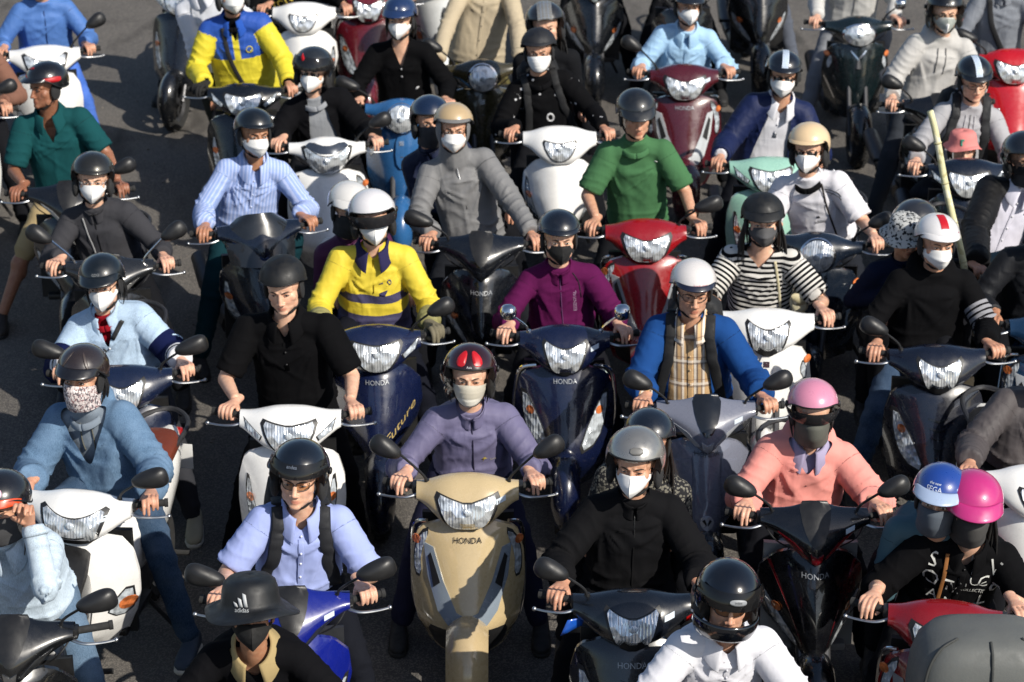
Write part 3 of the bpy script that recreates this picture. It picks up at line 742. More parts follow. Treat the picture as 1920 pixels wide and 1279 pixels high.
def build_helmet(h, par, HM):
    """h: dict(type, col, ...); HM: function head-local -> part space. Adds children to par"""
    T = HM; typ = h['type']; r, c, ef = HEL[typ]; r = tuple(v * h.get('k', 1.0) for v in r)
    mt = h.get('mat') or paint(h['col'], h.get('rough', .3), h.get('metal', 0.), h.get('coat', 1.))
    G, ph = dome_grid(ef, r, c)
    V, F = grid(G, True); V = list(map(tuple, V)); n = len(ph); base = len(V) - n
    V.append(dome(0, math.pi / 2, r, c)); F = [tuple(f) for f in F] + [(base + j, base + (j + 1) % n, len(V) - 1) for j in range(n)]
    m = MB().add((V, F))
    inner = np.array([G[0], c + (G[0] - c) * .93 + np.array([0, 0, .002]), c + (G[0] - c) * .80 + np.array([0, 0, .022])])
    m.add((lambda vf: (vf[0], [f[::-1] for f in vf[1]]))(grid(inner, True)), 1)
    rim = np.vstack([G[0], G[0][:1]])
    m2 = m.vf(); col_idx = m.M
    he = obj('helmet', mesh('helmet', T(m2[0]), m2[1], col_idx), [mt, plain('helmet_liner', (.015, .015, .016), .9)], par)
    ch = lambda nm, vf, mat, sharp=None, mi=None: obj(nm, mesh(nm, T(vf[0]), vf[1], mi, True, sharp), mat, he)
    ch('rim_trim', tube(rim, .0042, 6, cap=False), plain('rim_rubber', rgb(h.get('rim', '0c0c0d')), .5))
    D = lambda off: (lambda u, v: dome(u / r[0], v / r[2], tuple(q + off for q in r), c))   # u, v metres on the shell (v from equator)
    br = h.get('brim')
    if br:
        L, droop, spread = br; Gb = []
        pp = np.linspace(-R(spread), R(spread), 25)
        for t in np.linspace(0, 1, 8):
            row = []
            for p in pp:
                b = np.array(dome(p, ef(p) + R(3), r, c)); f = math.cos(p / R(spread) * math.pi / 2) ** .55
                d = np.array([math.sin(p) * .45, -1, 0]); d /= np.linalg.norm(d)
                row.append(b * 1 + d * (L * f * t + .0) + np.array([0, 0, -droop * (t ** 1.3) * (.55 + .45 * f) + .004 * (1 - t)]))
            Gb.append(row)
        ch('visor_peak', shell(np.array(Gb), np.array([0, 0, -.004])), h.get('brim_mat') or (paint(h['brim_col'], .3) if h.get('brim_col') else mt))
    if typ in ('jet', 'open', 'full'):
        for s in (-1, 1): ch('cheek_pad', ellipsoid((s * (r[0] - .028), .012, -.045), (.022, .060, .060), 16, 12), plain('helmet_liner', (.015, .015, .016), .9))
    if h.get('ears', typ in ('half', 'cap')):
        for s in (-1, 1):
            ch('ear_flap', ellipsoid((s * .091, .006, -.012), (.012, .036, .055), 14, 10), plain('ear_cloth', (.014, .014, .015), .9, bs=.3))
    st = [(-.100, -.0, .012), (-.076, -.024, -.070), (-.038, -.058, -.116), (0, -.066, -.126), (.038, -.058, -.116), (.076, -.024, -.070), (.100, .0, .012)]
    st = [(a, b + .012, d) for a, b, d in st]
    if typ != 'full': ch('chin_strap', ribbon(st, .0068), plain('strap_webbing', rgb(h.get('strap', '101011')), .85))
    v = h.get('visor')
    if v:   # (zTop, zBot, tint, alpha, halfangle, out)
        zt, zb, tint, al, ha, out = v; Gv = []
        for t in np.linspace(0, 1, 10):
            z = zt + (zb - zt) * t; row = []
            for p in np.linspace(-R(ha), R(ha), 29):
                e = math.asin(max(-.9, min(.9, (z - c[2]) / (r[2] + .02)))); q = tuple(x + out for x in r)
                lift = .004 * math.cos(p); ce = max(.86, math.cos(e))
                row.append((q[0] * math.sin(p) * ce, c[1] - (q[1] + lift) * math.cos(p) * ce, z + (.018 * (1 - math.cos(p / R(ha) * 1.2)) if t > .5 else 0) * t))
            Gv.append(row)
        ch('visor', grid(np.array(Gv)), visor(tint, al))
        for s in (-1, 1): ch('visor_hinge', ellipsoid((s * (r[0] + .004), .004, .045), (.008, .017, .017), 12, 8), BLK())
    if typ == 'full':
        G2 = []
        for t in np.linspace(0, 1, 8):
            row = []
            for p in np.linspace(-R(80), R(80), 27):
                z = -.055 - .075 * t + .012 * math.cos(p); k = 1 + .05 * math.sin(math.pi * t) - .1 * t
                row.append((r[0] * 1.0 * k * math.sin(p), c[1] - (r[1] * 1.05) * k * math.cos(p), z))
            G2.append(row)
        ch('chin_bar', shell(np.array(G2)[:, ::-1], np.array([0, .012, 0])), mt)
    if h.get('stripe'):  # (col, halfwidth, col2)
        sc, hw, mode = h['stripe']; a0, a1 = (R(16), R(100)) if mode != 'short' else (R(34), R(84))
        Gs = [[dome(0, e, tuple(q + .0012 for q in r), c) for _ in (0,)] for e in np.linspace(a0, a1, 24)]
        rows = []
        for e in np.linspace(a0, a1, 24):
            b = np.array(dome(0, e, tuple(q + .0015 for q in r), c)); rows.append([b + np.array([x, 0, -(x * x) / (2 * r[0])]) for x in np.linspace(-hw, hw, 7)])
        ch('stripe_decal', grid(np.array(rows)), plain('stripe_print', rgb(sc), .35, coat=.5))
        if mode == 'grid':
            for k in (-1, 0, 1): ch('stripe_line', grid(np.array([[np.array(dome(0, e, tuple(q + .0024 for q in r), c)) + np.array([k * hw * .5 + x, 0, -.0]) for x in (-.001, .001)] for e in np.linspace(a0, a1, 20)])), plain('line_print', rgb('8a9db5'), .5))
            for e in np.linspace(a0 + .1, a1, 12): ch('stripe_line', grid(np.array([[np.array(dome(0, e + d, tuple(q + .0024 for q in r), c)) + np.array([x, 0, -(x * x) / (2 * r[0])]) for x in np.linspace(-hw, hw, 5)] for d in (-.006, .006)])), plain('line_print', rgb('8a9db5'), .5))
    for d in h.get('decals', ()):
        kind, u, vv, size, colr = d[:5]
        mm = plain('print_' + str(colr), rgb(colr), .4)
        do = h.get('doff', 0.)
        if kind == 'text': ch('logo_lettering', text_vf(d[5], size, lambda a, b: D(.0016 + do * 1.04)(a + u, b + vv)), mm)
        elif kind == 'swoosh':
            pl = [(-.5, .06), (-.44, -.10), (-.30, -.16), (-.1, -.10), (.5, .17), (-.15, -.0), (-.32, -.03), (-.40, .0)]
            ch('swoosh_logo', patch([(u + a * size, vv + b * size) for a, b in pl], D(.0018), (0, .001, 0), 1), mm)
        elif kind == 'bars':
            for k in range(3): ch('logo_bar', patch([(u + (k * .3 - .45) * size, vv - .3 * size), (u + (k * .3 - .25) * size, vv - .3 * size), (u + (k * .3 - .25 - .1) * size, vv - .3 * size + (.2 + .25 * k) * size), (u + (k * .3 - .45 - .1) * size, vv - .3 * size + (.3 + .25 * k) * size)], D(.0018), (0, .001, 0), 1), mm)
            ch('logo_lettering', text_vf('adidas', size * .34, lambda a, b: D(.0016)(a + u, b + vv - .5 * size)), mm)
        elif kind == 'blob':
            pl = chaikin([(u + a * size[0], vv + b * size[1]) for a, b in ((-.5, -.5), (.5, -.5), (.5, .5), (-.5, .5))], d[5] if len(d) > 5 else 2)
            ch('decal', patch(pl, D(.0015 + do), (0, .001, 0), 2), mm)
        elif kind == 'wing':
            pl = [(u + a * size, vv + b * size) for a, b in d[5]]
            ch('decal', patch(chaikin(pl, 1), D(.0015), (0, .001, 0), 2), mm)
        elif kind == 'horn':
            b = np.array(D(0)(u, vv)); ch('horn', tube(smoothpath([b, b + np.array((u * .12, -.01, .025)), b + np.array((u * .05, -.02, .05))], 4), [.014, .011, .002], 8), mm)
    return he

def bucket_hat(h, par, T):
    k = h.get('k', 1.0); c = np.array((0, .012, .035)); a = np.linspace(0, 2 * math.pi, 44, endpoint=False); rings = []
    prof = h.get('prof') or [(.175, -.012), (.150, .012), (.128, .026), (.122, .045), (.118, .085), (.108, .118), (.085, .136), (.04, .142), (.002, .143)]
    for rr, z in prof:
        wob = (1 + .05 * np.sin(a * 2 + .5) + .03 * np.sin(a * 5)) if rr > .13 else 1
        dz = (.012 * np.sin(a * 2 + 1) + .008 * np.sin(3 * a)) if rr > .13 else 0
        rings.append(np.stack([k * rr * .93 * wob * np.sin(a), c[1] - k * rr * 1.06 * wob * np.cos(a), z * k + c[2] - .02 + dz + 0 * a], 1))
    m = shell(np.array(rings), np.array([0, 0, -.003]), True)
    he = obj('bucket_hat', mesh('bucket_hat', T(m[0]), m[1]), h['mat'], par)
    def D(u, v):
        p = u / .12; zz = v; rad = np.interp(zz, [.0, .045, .085, .118], [.13, .1235, .1195, .11]); return (k * rad * .93 * math.sin(p), c[1] - k * rad * 1.06 * math.cos(p) - .0025, zz * k + c[2] - .02)
    for d in h.get('decals', ()):
        mm = plain('print_' + d[4], rgb(d[4]), .5)
        if d[0] == 'bars':
            u, v, s = d[1:4]
            for q in range(3): obj('logo_bar', (lambda vf: mesh('logo_bar', T(vf[0]), vf[1]))(patch([(u + (q * .3 - .45) * s, v - .3 * s), (u + (q * .3 - .22) * s, v - .3 * s), (u + (q * .3 - .32) * s, v - .3 * s + (.2 + .25 * q) * s), (u + (q * .3 - .55) * s, v - .3 * s + (.3 + .25 * q) * s)], D, (0, .001, 0), 1)), mm, he)
            t = text_vf('adidas', s * .36, lambda a_, b_: D(a_ + u, b_ + v - .48 * s)); obj('logo_lettering', mesh('l', T(t[0]), t[1]), mm, he)
        else:
            vf = patch([(d[1] + a_ * d[3], d[2] + b_ * d[3]) for a_, b_ in d[5]], D, (0, .001, 0), 1); obj('decal', mesh('decal', T(vf[0]), vf[1]), mm, he)
    return he

def build_mask(mk, par, T):
    typ, colr = mk[0], mk[1]; G = []
    ridge = typ == '3d'
    for v in np.linspace(0, 1, 15):
        row = []
        for u in np.linspace(-1, 1, 25):
            au = abs(u)
            if typ == 'neck': w = np.interp(v, [0, .4, .7, 1], [.081, .081, .075, .078]); yf = np.interp(v, [0, .15, .35, .6, .8, 1], [-.114, -.130, -.127, -.119, -.098, -.075]); yb = np.interp(v, [0, 1], [.02, .03]); ex = 2.0
            elif typ == 'flat': w = np.interp(v, [0, .4, .8, 1], [.073, .0735, .066, .058]); yf = np.interp(v, [0, .15, .4, .7, .9, 1], [-.111, -.123, -.124, -.116, -.106, -.088]); yb = -.012; ex = 2.2
            else: w = np.interp(v, [0, .4, .8, 1], [.070, .0735, .063, .035]); yf = np.interp(v, [0, .2, .4, .65, .88, 1], [-.111, -.126, -.137, -.134, -.112, -.088]); yb = -.018; ex = 1.55
            zc_ = np.interp(v, [0, 1], [-.010, -.122 if typ != 'neck' else -.150]); zs_ = np.interp(v, [0, 1], [-.026, -.088 if typ != 'neck' else -.135])
            if typ == '3d': zs_ = np.interp(v, [0, 1], [-.030, -.070])
            z = zc_ + (zs_ - zc_) * au ** 1.5
            y = yf + (yb - yf) * au ** ex
            x = w * math.sin(u * 1.25) / math.sin(1.25)
            if typ == 'flat' and .15 < v < .85: y += .0022 * math.sin(v * 34) * (1 - au ** 4)
            if typ == 'boat': y -= .010 * math.exp(-((v - .45) / .08) ** 2) * (1 - au ** 2)
            if ridge: y -= .004 * max(0, 1 - au / .12)
            row.append((x, y, z))
        G.append(row)
    G = np.array(G) * np.array([1.07, 1.02, 1.04]) + np.array([0, -.001, .003])
    m = obj('face_mask', (lambda vf: mesh('face_mask', T(vf[0]), vf[1], sharp=60))(shell(G[:, ::-1], np.array([0, .003, 0]))), mk[2] if len(mk) > 2 else plain('mask_fabric', rgb(colr), .85, bs=.25, bscale=420.), par)
    if typ != 'neck':
        for s in (-1, 1):
            for zz, i in ((-.025, 3), (-.075, 11)):
                e = G[i][-1 if s > 0 else 0]; vf = tube(smoothpath([e, (s * .080, .0, (e[2] - .01) / 2), (s * .083, .03, .005 if i == 3 else -.03)], 3), .0016, 5)
                obj('ear_loop', mesh('ear_loop', T(vf[0]), vf[1]), plain('elastic', rgb('d8d8d8' if sum(rgb(colr)) > .6 else '18181a'), .8), m)
        if ridge: 
            vf = tube(G[1:-1, 12] + np.array((0, -.001, 0)), .0011, 5); obj('mask_seam', mesh('mask_seam', T(vf[0]), vf[1]), plain('seam', tuple(v * .8 for v in rgb(colr)), .8), m)
    return m

def build_glasses(g, par, T):
    frame, lensc, alpha, size = g; m = MB(); le = []
    for s in (-1, 1):
        w, h = .0255 * size, .0185 * size; cx = s * .0325; a = np.linspace(0, 2 * math.pi, 22, endpoint=False)
        ring = np.stack([cx + w * sgnpow(np.cos(a), .65), np.full(22, -.1015), -.002 + h * sgnpow(np.sin(a), .7)], 1); ring[:, 1] += 9 * (np.abs(ring[:, 0]) ** 2)
        m.add(tube(np.vstack([ring, ring[:1]]), .0019, 6, cap=False)); le.append(ring)
        m.add(tube(smoothpath([(s * (.0325 + w), -.096, .002), (s * .073, -.075, .004), (s * .080, .02, -.0)], 3), .0018, 6))
    m.add(tube(smoothpath([(-.009, -.1015, .002), (0, -.105, .005), (.009, -.1015, .002)], 3), .0018, 6))
    vf = m.vf(); go = obj('glasses' if alpha < .5 else 'sunglasses', mesh('g', T(vf[0]), vf[1]), plain('glasses_frame', rgb(frame), .3, .2), par)
    for r_ in le:
        V = np.vstack([r_, r_.mean(0)[None] + np.array((0, -.002, 0))]); F = [(i, (i + 1) % 22, 22) for i in range(22)]; obj('glasses_lens', mesh('l', T(V), F), visor(lensc, alpha), go)
    return go

def build_eyes(par, T, squint=.0, hair='0c0a09'):
    m = MB(); b = MB()
    for s in (-1, 1):
        cx, cz = s * .0335, .0005; a = np.linspace(0, 2 * math.pi, 20, endpoint=False); op = .0052 * (1 - squint)
        f = lambda x, z: -.0905 + 6.5 * (abs(x) - .028) ** 2 - .0012
        ring = np.array([(cx + .0135 * math.cos(t), 0, cz + op * math.sin(t) * (1 if math.sin(t) > 0 else .75)) for t in a])
        V = [(x, f(x, z) - .0005, z) for x, _, z in ring] + [(cx, f(cx, cz) - .0025, cz)]
        m.add((V, [(i, (i + 1) % 20, 20) for i in range(20)]), 0)
        ir = [(cx + min(.0055, .0055) * math.cos(t), f(cx, cz) - .0032, cz - .0005 + min(.0055, op * .95) * math.sin(t)) for t in a]
        m.add((ir + [(cx, f(cx, cz) - .0036, cz)], [(i, (i + 1) % 20, 20) for i in range(20)]), 1)
        up = [(x, f(x, z) - .0018, z + .0006) for x, _, z in ring[:11]]; m.add(tube(up, [.0009, .0016, .0009], 5), 1)
        mE = m.vf(); obj('eye', mesh('eye', T(mE[0]), mE[1], m.M), [plain('eye_white', rgb('cfc6bf'), .25, coat=.5), plain('iris', (.012, .008, .006), .15, coat=1.)], par); m = MB()
        bw = [(s * .014, -.1035, .0155), (s * .027, -.1005, .0200), (s * .041, -.0915, .0205), (s * .054, -.0785, .0155)]
        vf = tube(smoothpath(bw, 4), [.0022, .0034, .0028, .001], 6, flat=(.45, 1.0), up=(0, 0, 1)); obj('eyebrow', mesh('eyebrow', T(vf[0]), vf[1]), plain('hair', rgb(hair), .6), par)

def build_hair(kind, par, T, colr='0b0909'):
    m = MB(); rnd = random.Random(len(kind) * 7)
    ef = lambda p: R(18) - R(48) * SM(abs(p), R(70), R(115))
    G, ph = dome_grid(ef, (.083, .103, .100), (0, .014, .036), 40, 9); vf = grid(G, True); m.add(vf)
    if 'fringe' in kind:
        for i in range(30):
            p = rnd.uniform(-R(62), R(62)); L = rnd.uniform(.012, .038) * (1.25 if 'long' in kind else 1)
            b = np.array(dome(p, R(22), (.083, .101, .098), (0, .012, .036))); d = np.array((rnd.uniform(-.4, .4), -.12, -1)); d /= np.linalg.norm(d)
            m.add(tube([b, b + d * L * .5 + np.array((0, -.006, 0)), b + d * L], [.005, .004, .0008], 5))
    if 'side' in kind or 'tail' in kind or 'locks' in kind:
        for i in range(46 if 'locks' in kind else 18):
            p = rnd.choice((-1, 1)) * rnd.uniform(R(80), R(170)); b = np.array(dome(p, R(-8), (.086, .105, .1), (0, .014, .036))); L = rnd.uniform(.10, .16) if 'locks' not in kind else rnd.uniform(.18, .30)
            d = np.array((rnd.uniform(-.12, .12) + .1 * np.sign(p), rnd.uniform(-.05, .15), -1))
            m.add(tube(smoothpath([b, b + d * L * .5 + np.array((np.sign(p) * .012, .012, 0)), b + d * L], 3), [.009, .008, .0015], 6))
    vf = m.vf(); obj('hair', mesh('hair', T(vf[0]), vf[1]), plain('hair', rgb(colr), .5, bs=.5, bscale=900.), par)

# garments -----------------------------------------------------------
def torso_rings(L, fat, k, ex=0.):
    prof = [(-.10, .155, .115, .0), (-.03, .178, .135, .012), (.06, .175, .142, .028), (.20, .168, .136, .034), (.36, .168, .126, .028), (.55, .178, .122, .016), (.70, .188, .116, .006), (.82, .178, .10, -.004), (.90, .135, .082, -.008), (.97, .085, .068, -.006), (1.06, .062, .060, .0)]
    out = []
    for t, w, d, f in prof:
        q = 1 if t > .85 else fat
        out.append((t * L, w * q * k + ex, d * (q * 1.0) * k + ex, f * k + (q - 1) * .05))
    return out

class Pose: pass
def make_pose(head, seat, hands, k=1.0, sw=1.0, twist=0., feet=None, yaw=0., pitch=12., roll=0.):
    p = Pose(); p.k = k
    p.H = np.array(head); Rh = Matrix.Rotation(R(yaw), 3, 'Z') @ Matrix.Rotation(R(pitch), 3, 'X') @ Matrix.Rotation(R(roll), 3, 'Y'); p.Rh = np.array(Rh)
    p.P = np.array(seat, float)
    p.N = p.H + np.array((0, .045, -.180)) * k
    U = p.N - p.P; p.L = np.linalg.norm(U); p.U = U / p.L
    X = np.array(Matrix.Rotation(R(twist), 3, 'Z') @ Vector((1, 0, 0))); p.X = norm(X - p.U * X.dot(p.U)); p.F = np.cross(p.X, p.U)
    rnd = random.Random(int(abs(head[0] * 977 + head[2] * 7919)) + int(abs(head[1]) * 1e5)); p.S = []; p.E = []; p.W = []; p.Hd = hands
    for i, s in enumerate((-1, 1)):
        S = p.N - p.U * .070 * k + p.X * s * .162 * k * sw + p.F * .012
        tgt = np.array(hands[i]['p'], float); W = tgt + np.array(hands[i].get('w', (0, .10, .02)))
        d = W - S; la, lb = .285 * k, .265 * k; D = np.linalg.norm(d)
        f = max(1.0, D / ((la + lb) * .985)); la *= f; lb *= f
        E = ik(S, W, la, lb, hands[i].get('pole', (s * rnd.uniform(.42, .66), .35, -.8)))
        p.S.append(S); p.E.append(E); p.W.append(W)
    p.hip = [p.P + p.X * s * .09 * k for s in (-1, 1)]
    p.knee, p.ank = [], []
    for i, s in enumerate((-1, 1)):
        a = np.array(feet[i], float) if feet is not None else np.array((s * .14, .28, .42))
        d = np.linalg.norm(a - p.hip[i]); l = .43 * k; f = max(1., d / (2 * l * .985))
        p.knee.append(ik(p.hip[i], a, l * f, l * f, (s * .35, -1, .25))); p.ank.append(a)
    return p
def tf(p, V): d = np.asarray(V) - p.P; return d @ p.X, d @ p.F, d @ p.U
def tw(p, a, f, t): return p.P + a * p.X + f * p.F + t * p.U

def torso_mb(m, p, fat, ex, bottom=True):
    a = np.arange(28) * 2 * np.pi / 28; rings = []
    for t, w, d, f in torso_rings(p.L, fat, p.k, ex):
        bend = -.022 * math.sin(math.pi * min(1, max(0, t / p.L)))
        rings.append(np.array([tw(p, w * sgnpow(math.cos(x), .85), f + bend + d * sgnpow(math.sin(x), .9), t) for x in a]))
    m.add(loft(rings))
    for i in range(2):
        n = p.N - p.U * .035 * p.k; m.add(capsule(n + (p.S[i] - n) * .12, p.S[i], .062 * p.k + ex, .058 * p.k + ex))
def arm_mb(m, p, i, ex, s1=1.0, rs=(.056, .052, .047, .042, .035)):
    S, E, W = p.S[i], p.E[i], p.W[i]; pts = [S, (S + E) / 2, E, (E + W) / 2, W]; k = p.k
    path = []; rad = []
    for j in range(4):
        for q in range(4):
            t = q / 4; path.append(pts[j] * (1 - t) + pts[j + 1] * t); rad.append((rs[j] * (1 - t) + rs[j + 1] * t) * k + ex)
    path.append(pts[-1]); rad.append(rs[-1] * k + ex)
    n = max(3, int(round(len(path) * s1))); m.add(tube(path[:n], rad[:n], 16)); m.add(ellipsoid(S, (rad[0],) * 3, 16, 10))
    if n > 8: m.add(ellipsoid(E, (rad[8] * 1.02,) * 3, 16, 10))
    return rad[n - 1], path[n - 1]

def arm_coords(p, V):
    """0 on the torso, else fraction along the arm; plus side and arm-space coords"""
    a, f, t = tf(p, V); arm = np.zeros(len(V)); side = np.sign(a); tc = np.stack([a, f, t], 1)
    for i, s in enumerate((-1, 1)):
        d1, s1 = seg(V, p.S[i], p.E[i]); d2, s2 = seg(V, p.E[i], p.W[i]); L1 = np.linalg.norm(p.E[i] - p.S[i]); L2 = np.linalg.norm(p.W[i] - p.E[i])
        dd = np.minimum(d1, d2); sl = np.where(d1 < d2, np.clip(s1, 0, L1), L1 + np.clip(s2, 0, L2))
        m = (dd < .088 * p.k) & (sl > .035) & ((a * s) > .10 * p.k)
        ax = norm(p.E[i] - p.S[i]); ref = norm(np.cross(ax, p.U)); rel = V - p.S[i]
        arm[m] = (sl / (L1 + L2))[m] + .04; side[m] = s
        tc[m] = np.stack([(rel @ ref), rel @ np.cross(ax, ref), sl + .3], 1)[m]
    return arm, side, tc

def wrinkle(p, V, F, amp, seed, slv=1.0):
    n = vnormals(V, F); a, f, t = tf(p, V); k = t / p.L; arm, side, tc = arm_coords(p, V)
    A = np.abs(a); fr = np.sign(f)
    wq = vnoise(V * 7, seed + 20)
    ridge = lambda P_, sd, w=2.4: np.clip(1 - np.abs(vnoise(P_, sd)) * w, 0, 1) ** 1.5
    zig = lambda u, e=2.2: (1 - np.abs(np.sin(np.pi * u))) ** e
    d = np.zeros(len(V))
    for s in (-1, 1):      # tension folds fanning out from each armpit
        dx, dt = a * s - .15 * p.k, t - p.L * .80; r = np.hypot(dx, dt); ph = np.arctan2(dt, -dx)
        d += ridge(np.stack([ph * 3.6 + wq * .25, r * 3.0, fr * 5 + s], 1), seed + 3 + s) * np.clip((r - .02) / .06, 0, 1) * np.exp(-(r / .27) ** 2) * np.clip((.90 - k) / .14, 0, 1) * np.clip((.20 - A) / .06, 0, 1)
    d += .7 * ridge(np.stack([(a + .03 * wq) * 9, t * 2.2, fr * 4 + 7], 1), seed + 31) * np.clip(1.0 - k, 0, 1)
    belly = np.exp(-((k - .10) / .22) ** 2)
    m_ = np.clip(.55 + .9 * vnoise(np.stack([a * 7, t * 7, fr * 3], 1), seed + 41), 0, 1)
    d2 = zig(t / .062 + a * a * 9 + wq * .55 + seed) * m_
    dt_ = amp * (1.15 * d + 1.1 * d2 * belly)
    big = amp * .9 * vnoise(V * 6, seed + 9)
    da = np.zeros(len(V))
    for i, s in enumerate((-1, 1)):
        L1 = np.linalg.norm(p.E[i] - p.S[i]); L = L1 + np.linalg.norm(p.W[i] - p.E[i]); sl = (arm - .04) * L
        m = (arm > 0) & (side == s); az = np.arctan2(tc[:, 1], tc[:, 0])
        env = 1.15 * np.exp(-((sl - L1) / .10) ** 2) + .95 * np.exp(-((sl - L) / .07) ** 2) + .30
        mod = np.clip(.5 + .9 * vnoise(np.stack([sl * 9, np.cos(az) * 1.3 + s, np.sin(az) * 1.3], 1), seed + 50), 0, 1)
        r = zig(sl / .055 + .30 * np.sin(az * 2 + seed) + .20 * np.sin(az + 1) + wq * .45) * mod
        da[m] = (amp * 1.15 * r * env * np.clip((slv * L - sl) / .05, 0, 1))[m]
    tot = np.where(arm > 0, da, dt_) + big * (1 if slv > .9 else .5)
    return V + n * tot[:, None]

def smooth_border(V, F, it=8):
    E = np.sort(np.vstack([F[:, [0, 1]], F[:, [1, 2]], F[:, [2, 3]], F[:, [3, 0]]]), axis=1); key = E[:, 0].astype(np.int64) * len(V) + E[:, 1]
    u, c = np.unique(key, return_counts=True); b = u[c == 1]; a0, a1 = b // len(V), b % len(V); n = len(V)
    cnt = np.bincount(a0, minlength=n) + np.bincount(a1, minlength=n); m = cnt >= 2
    for _ in range(it):
        S = np.stack([np.bincount(a0, V[a1, c_], n) + np.bincount(a1, V[a0, c_], n) for c_ in range(3)], 1)
        V = V.copy(); V[m] = .5 * V[m] + .5 * (S[m] / cnt[m][:, None])
    return V

def garment(p, g, par, T, vox, seed, ex=.012):
    """g: dict(mat, sleeve 1|.45, collar, v, open, amp, fat, hoodup)"""
    m = MB(); fat = g.get('fat', 1.0); torso_mb(m, p, fat, ex); ends = []
    sl = g.get('sleeve', 1.0)
    for i in range(2):
        if sl < .6: ends.append(arm_mb(m, p, i, ex + .006, sl, (.062, .060, .056, .05, .044)))
        elif sl < .9: ends.append(arm_mb(m, p, i, ex + .004, sl))
        else: ends.append(arm_mb(m, p, i, ex + g.get('loose', .006) * .5, .985 if not g.get('glovecuff') else 1.))
    k = p.k
    if g.get('hoodup'):
        c = p.H + p.Rh @ np.array((0, .02, .0)) * k; m.add(ellipsoid(c, np.array((.109, .126, .138)) * k, 24, 16, p.Rh)); m.add(capsule(p.H + p.Rh @ np.array((0, .03, -.09)) * k, p.N - p.U * .02, .085 * k, .10 * k))
    if g.get('collar') == 'hood':
        sp = g.get('span', 158); ph = np.linspace(-R(sp), R(sp), 21); c = p.N + p.U * .008
        pts = [c + p.X * .098 * math.sin(x) * k - p.F * (.085 * math.cos(x) + .015) * k + p.U * (.032 * math.cos(x) - .012) * k for x in ph]
        m.add(tube(pts, [.014, .034, .045, .05, .045, .034, .014], 12))
    V, F = voxel(m.vf(), vox, 3)
    V = wrinkle(p, V, F, g.get('amp', .009) * 1.25 if not g.get('inner') else .0015, seed, sl if sl < .9 else 1.2)
    a, f, t = tf(p, V); kill = np.zeros(len(V), bool)
    if g.get('v'):
        w, t0 = g['v']; k0 = p.L * t0; kill |= (f > 0) & (t > k0) & (np.abs(a) < w * np.clip((t - k0) / (p.L * 1.0 - k0), 0, 1.3)) & (t < p.L * 1.12)
    if g.get('open'):
        w0, w1 = g['open']; kill |= (f > .02) & (np.abs(a) < w0 + (w1 - w0) * np.clip(1 - t / p.L, 0, 1)) & (t < p.L * 1.1)
    if g.get('hoodup'):
        hl = (V - p.H) @ p.Rh / k; kill |= (hl[:, 1] < -.035) & (np.abs(hl[:, 0]) < .079) & (hl[:, 2] > -.112)
        kill |= (hl[:, 2] > .06)
    arm, side, tc = arm_coords(p, V)
    if kill.any():
        F = F[~kill[F].all(axis=1)]; V = smooth_border(V, F)
    me = mesh(g.get('name', 'shirt'), T(V), F)
    at = me.attributes.new('tc', 'FLOAT_VECTOR', 'POINT'); at.data.foreach_set('vector', tc.astype(np.float32).ravel())
    at = me.attributes.new('arm', 'FLOAT', 'POINT'); at.data.foreach_set('value', arm.astype(np.float32))
    at = me.attributes.new('side', 'FLOAT', 'POINT'); at.data.foreach_set('value', side.astype(np.float32))
    o = obj(g.get('name', 'shirt'), me, g['mat'], par)
    bvh = BVHTree.FromPolygons([Vector(v) for v in V], [tuple(f) for f in F])
    def hit(a_, t_, off=.004):
        for fr in (.5,):
            org = Vector(tw(p, a_, fr, t_)); h = bvh.ray_cast(org, Vector(-p.F))
            if h[0] is not None: return np.array(h[0]) + np.array(h[1]) * off * (1 if h[1].dot(Vector(p.F)) > 0 else -1)
        return tw(p, a_, .11, t_)
    p.hit = hit; p.bvh = bvh
    def ch(nm, vf, mat, sharp=None):
        me_ = mesh(nm, T(vf[0]), vf[1], None, True, sharp); tcv = np.stack(tf(p, vf[0]), 1)
        me_.attributes.new('tc', 'FLOAT_VECTOR', 'POINT').data.foreach_set('vector', tcv.astype(np.float32).ravel()); return obj(nm, me_, mat, o)
    def over(a_, f_, off):
        org = Vector(tw(p, a_, f_, p.L * 1.6)); h = bvh.ray_cast(org, Vector(-p.U)); return (np.array(h[0]) if h[0] is not None else tw(p, a_, f_, p.L * .97)) + p.U * off
    def strap(pts, w, off=.006, th=.2, n=8, shoulder=None):
        P = smoothpath([(x, y, 0) for x, y in pts], 6); W = np.array([hit(x, y, off) for x, y, _ in P])
        if shoulder is not None: W = np.vstack([[over(shoulder, f_, off) for f_ in (-.12, -.09, -.06, -.03, -.005, .015, .03)], W])
        W[1:-1] = (W[:-2] + W[1:-1] * 2 + W[2:]) / 4
        rings = []
        T_ = np.gradient(W, axis=0)
        for i in range(len(W)):
            d = norm(np.cross(T_[i], p.F)); nn = norm(np.cross(d, T_[i])); nn = nn if nn.dot(p.F) > 0 else -nn
            x = np.arange(n) * 2 * np.pi / n; rings.append(W[i] + w * np.cos(x)[:, None] * d + w * th * np.sin(x)[:, None] * nn)
        return loft(rings)
    p.strap = strap
    col = g.get('collar'); cm = g.get('collar_mat', g['mat']); c0 = p.N
    hx = (p.H - p.N)
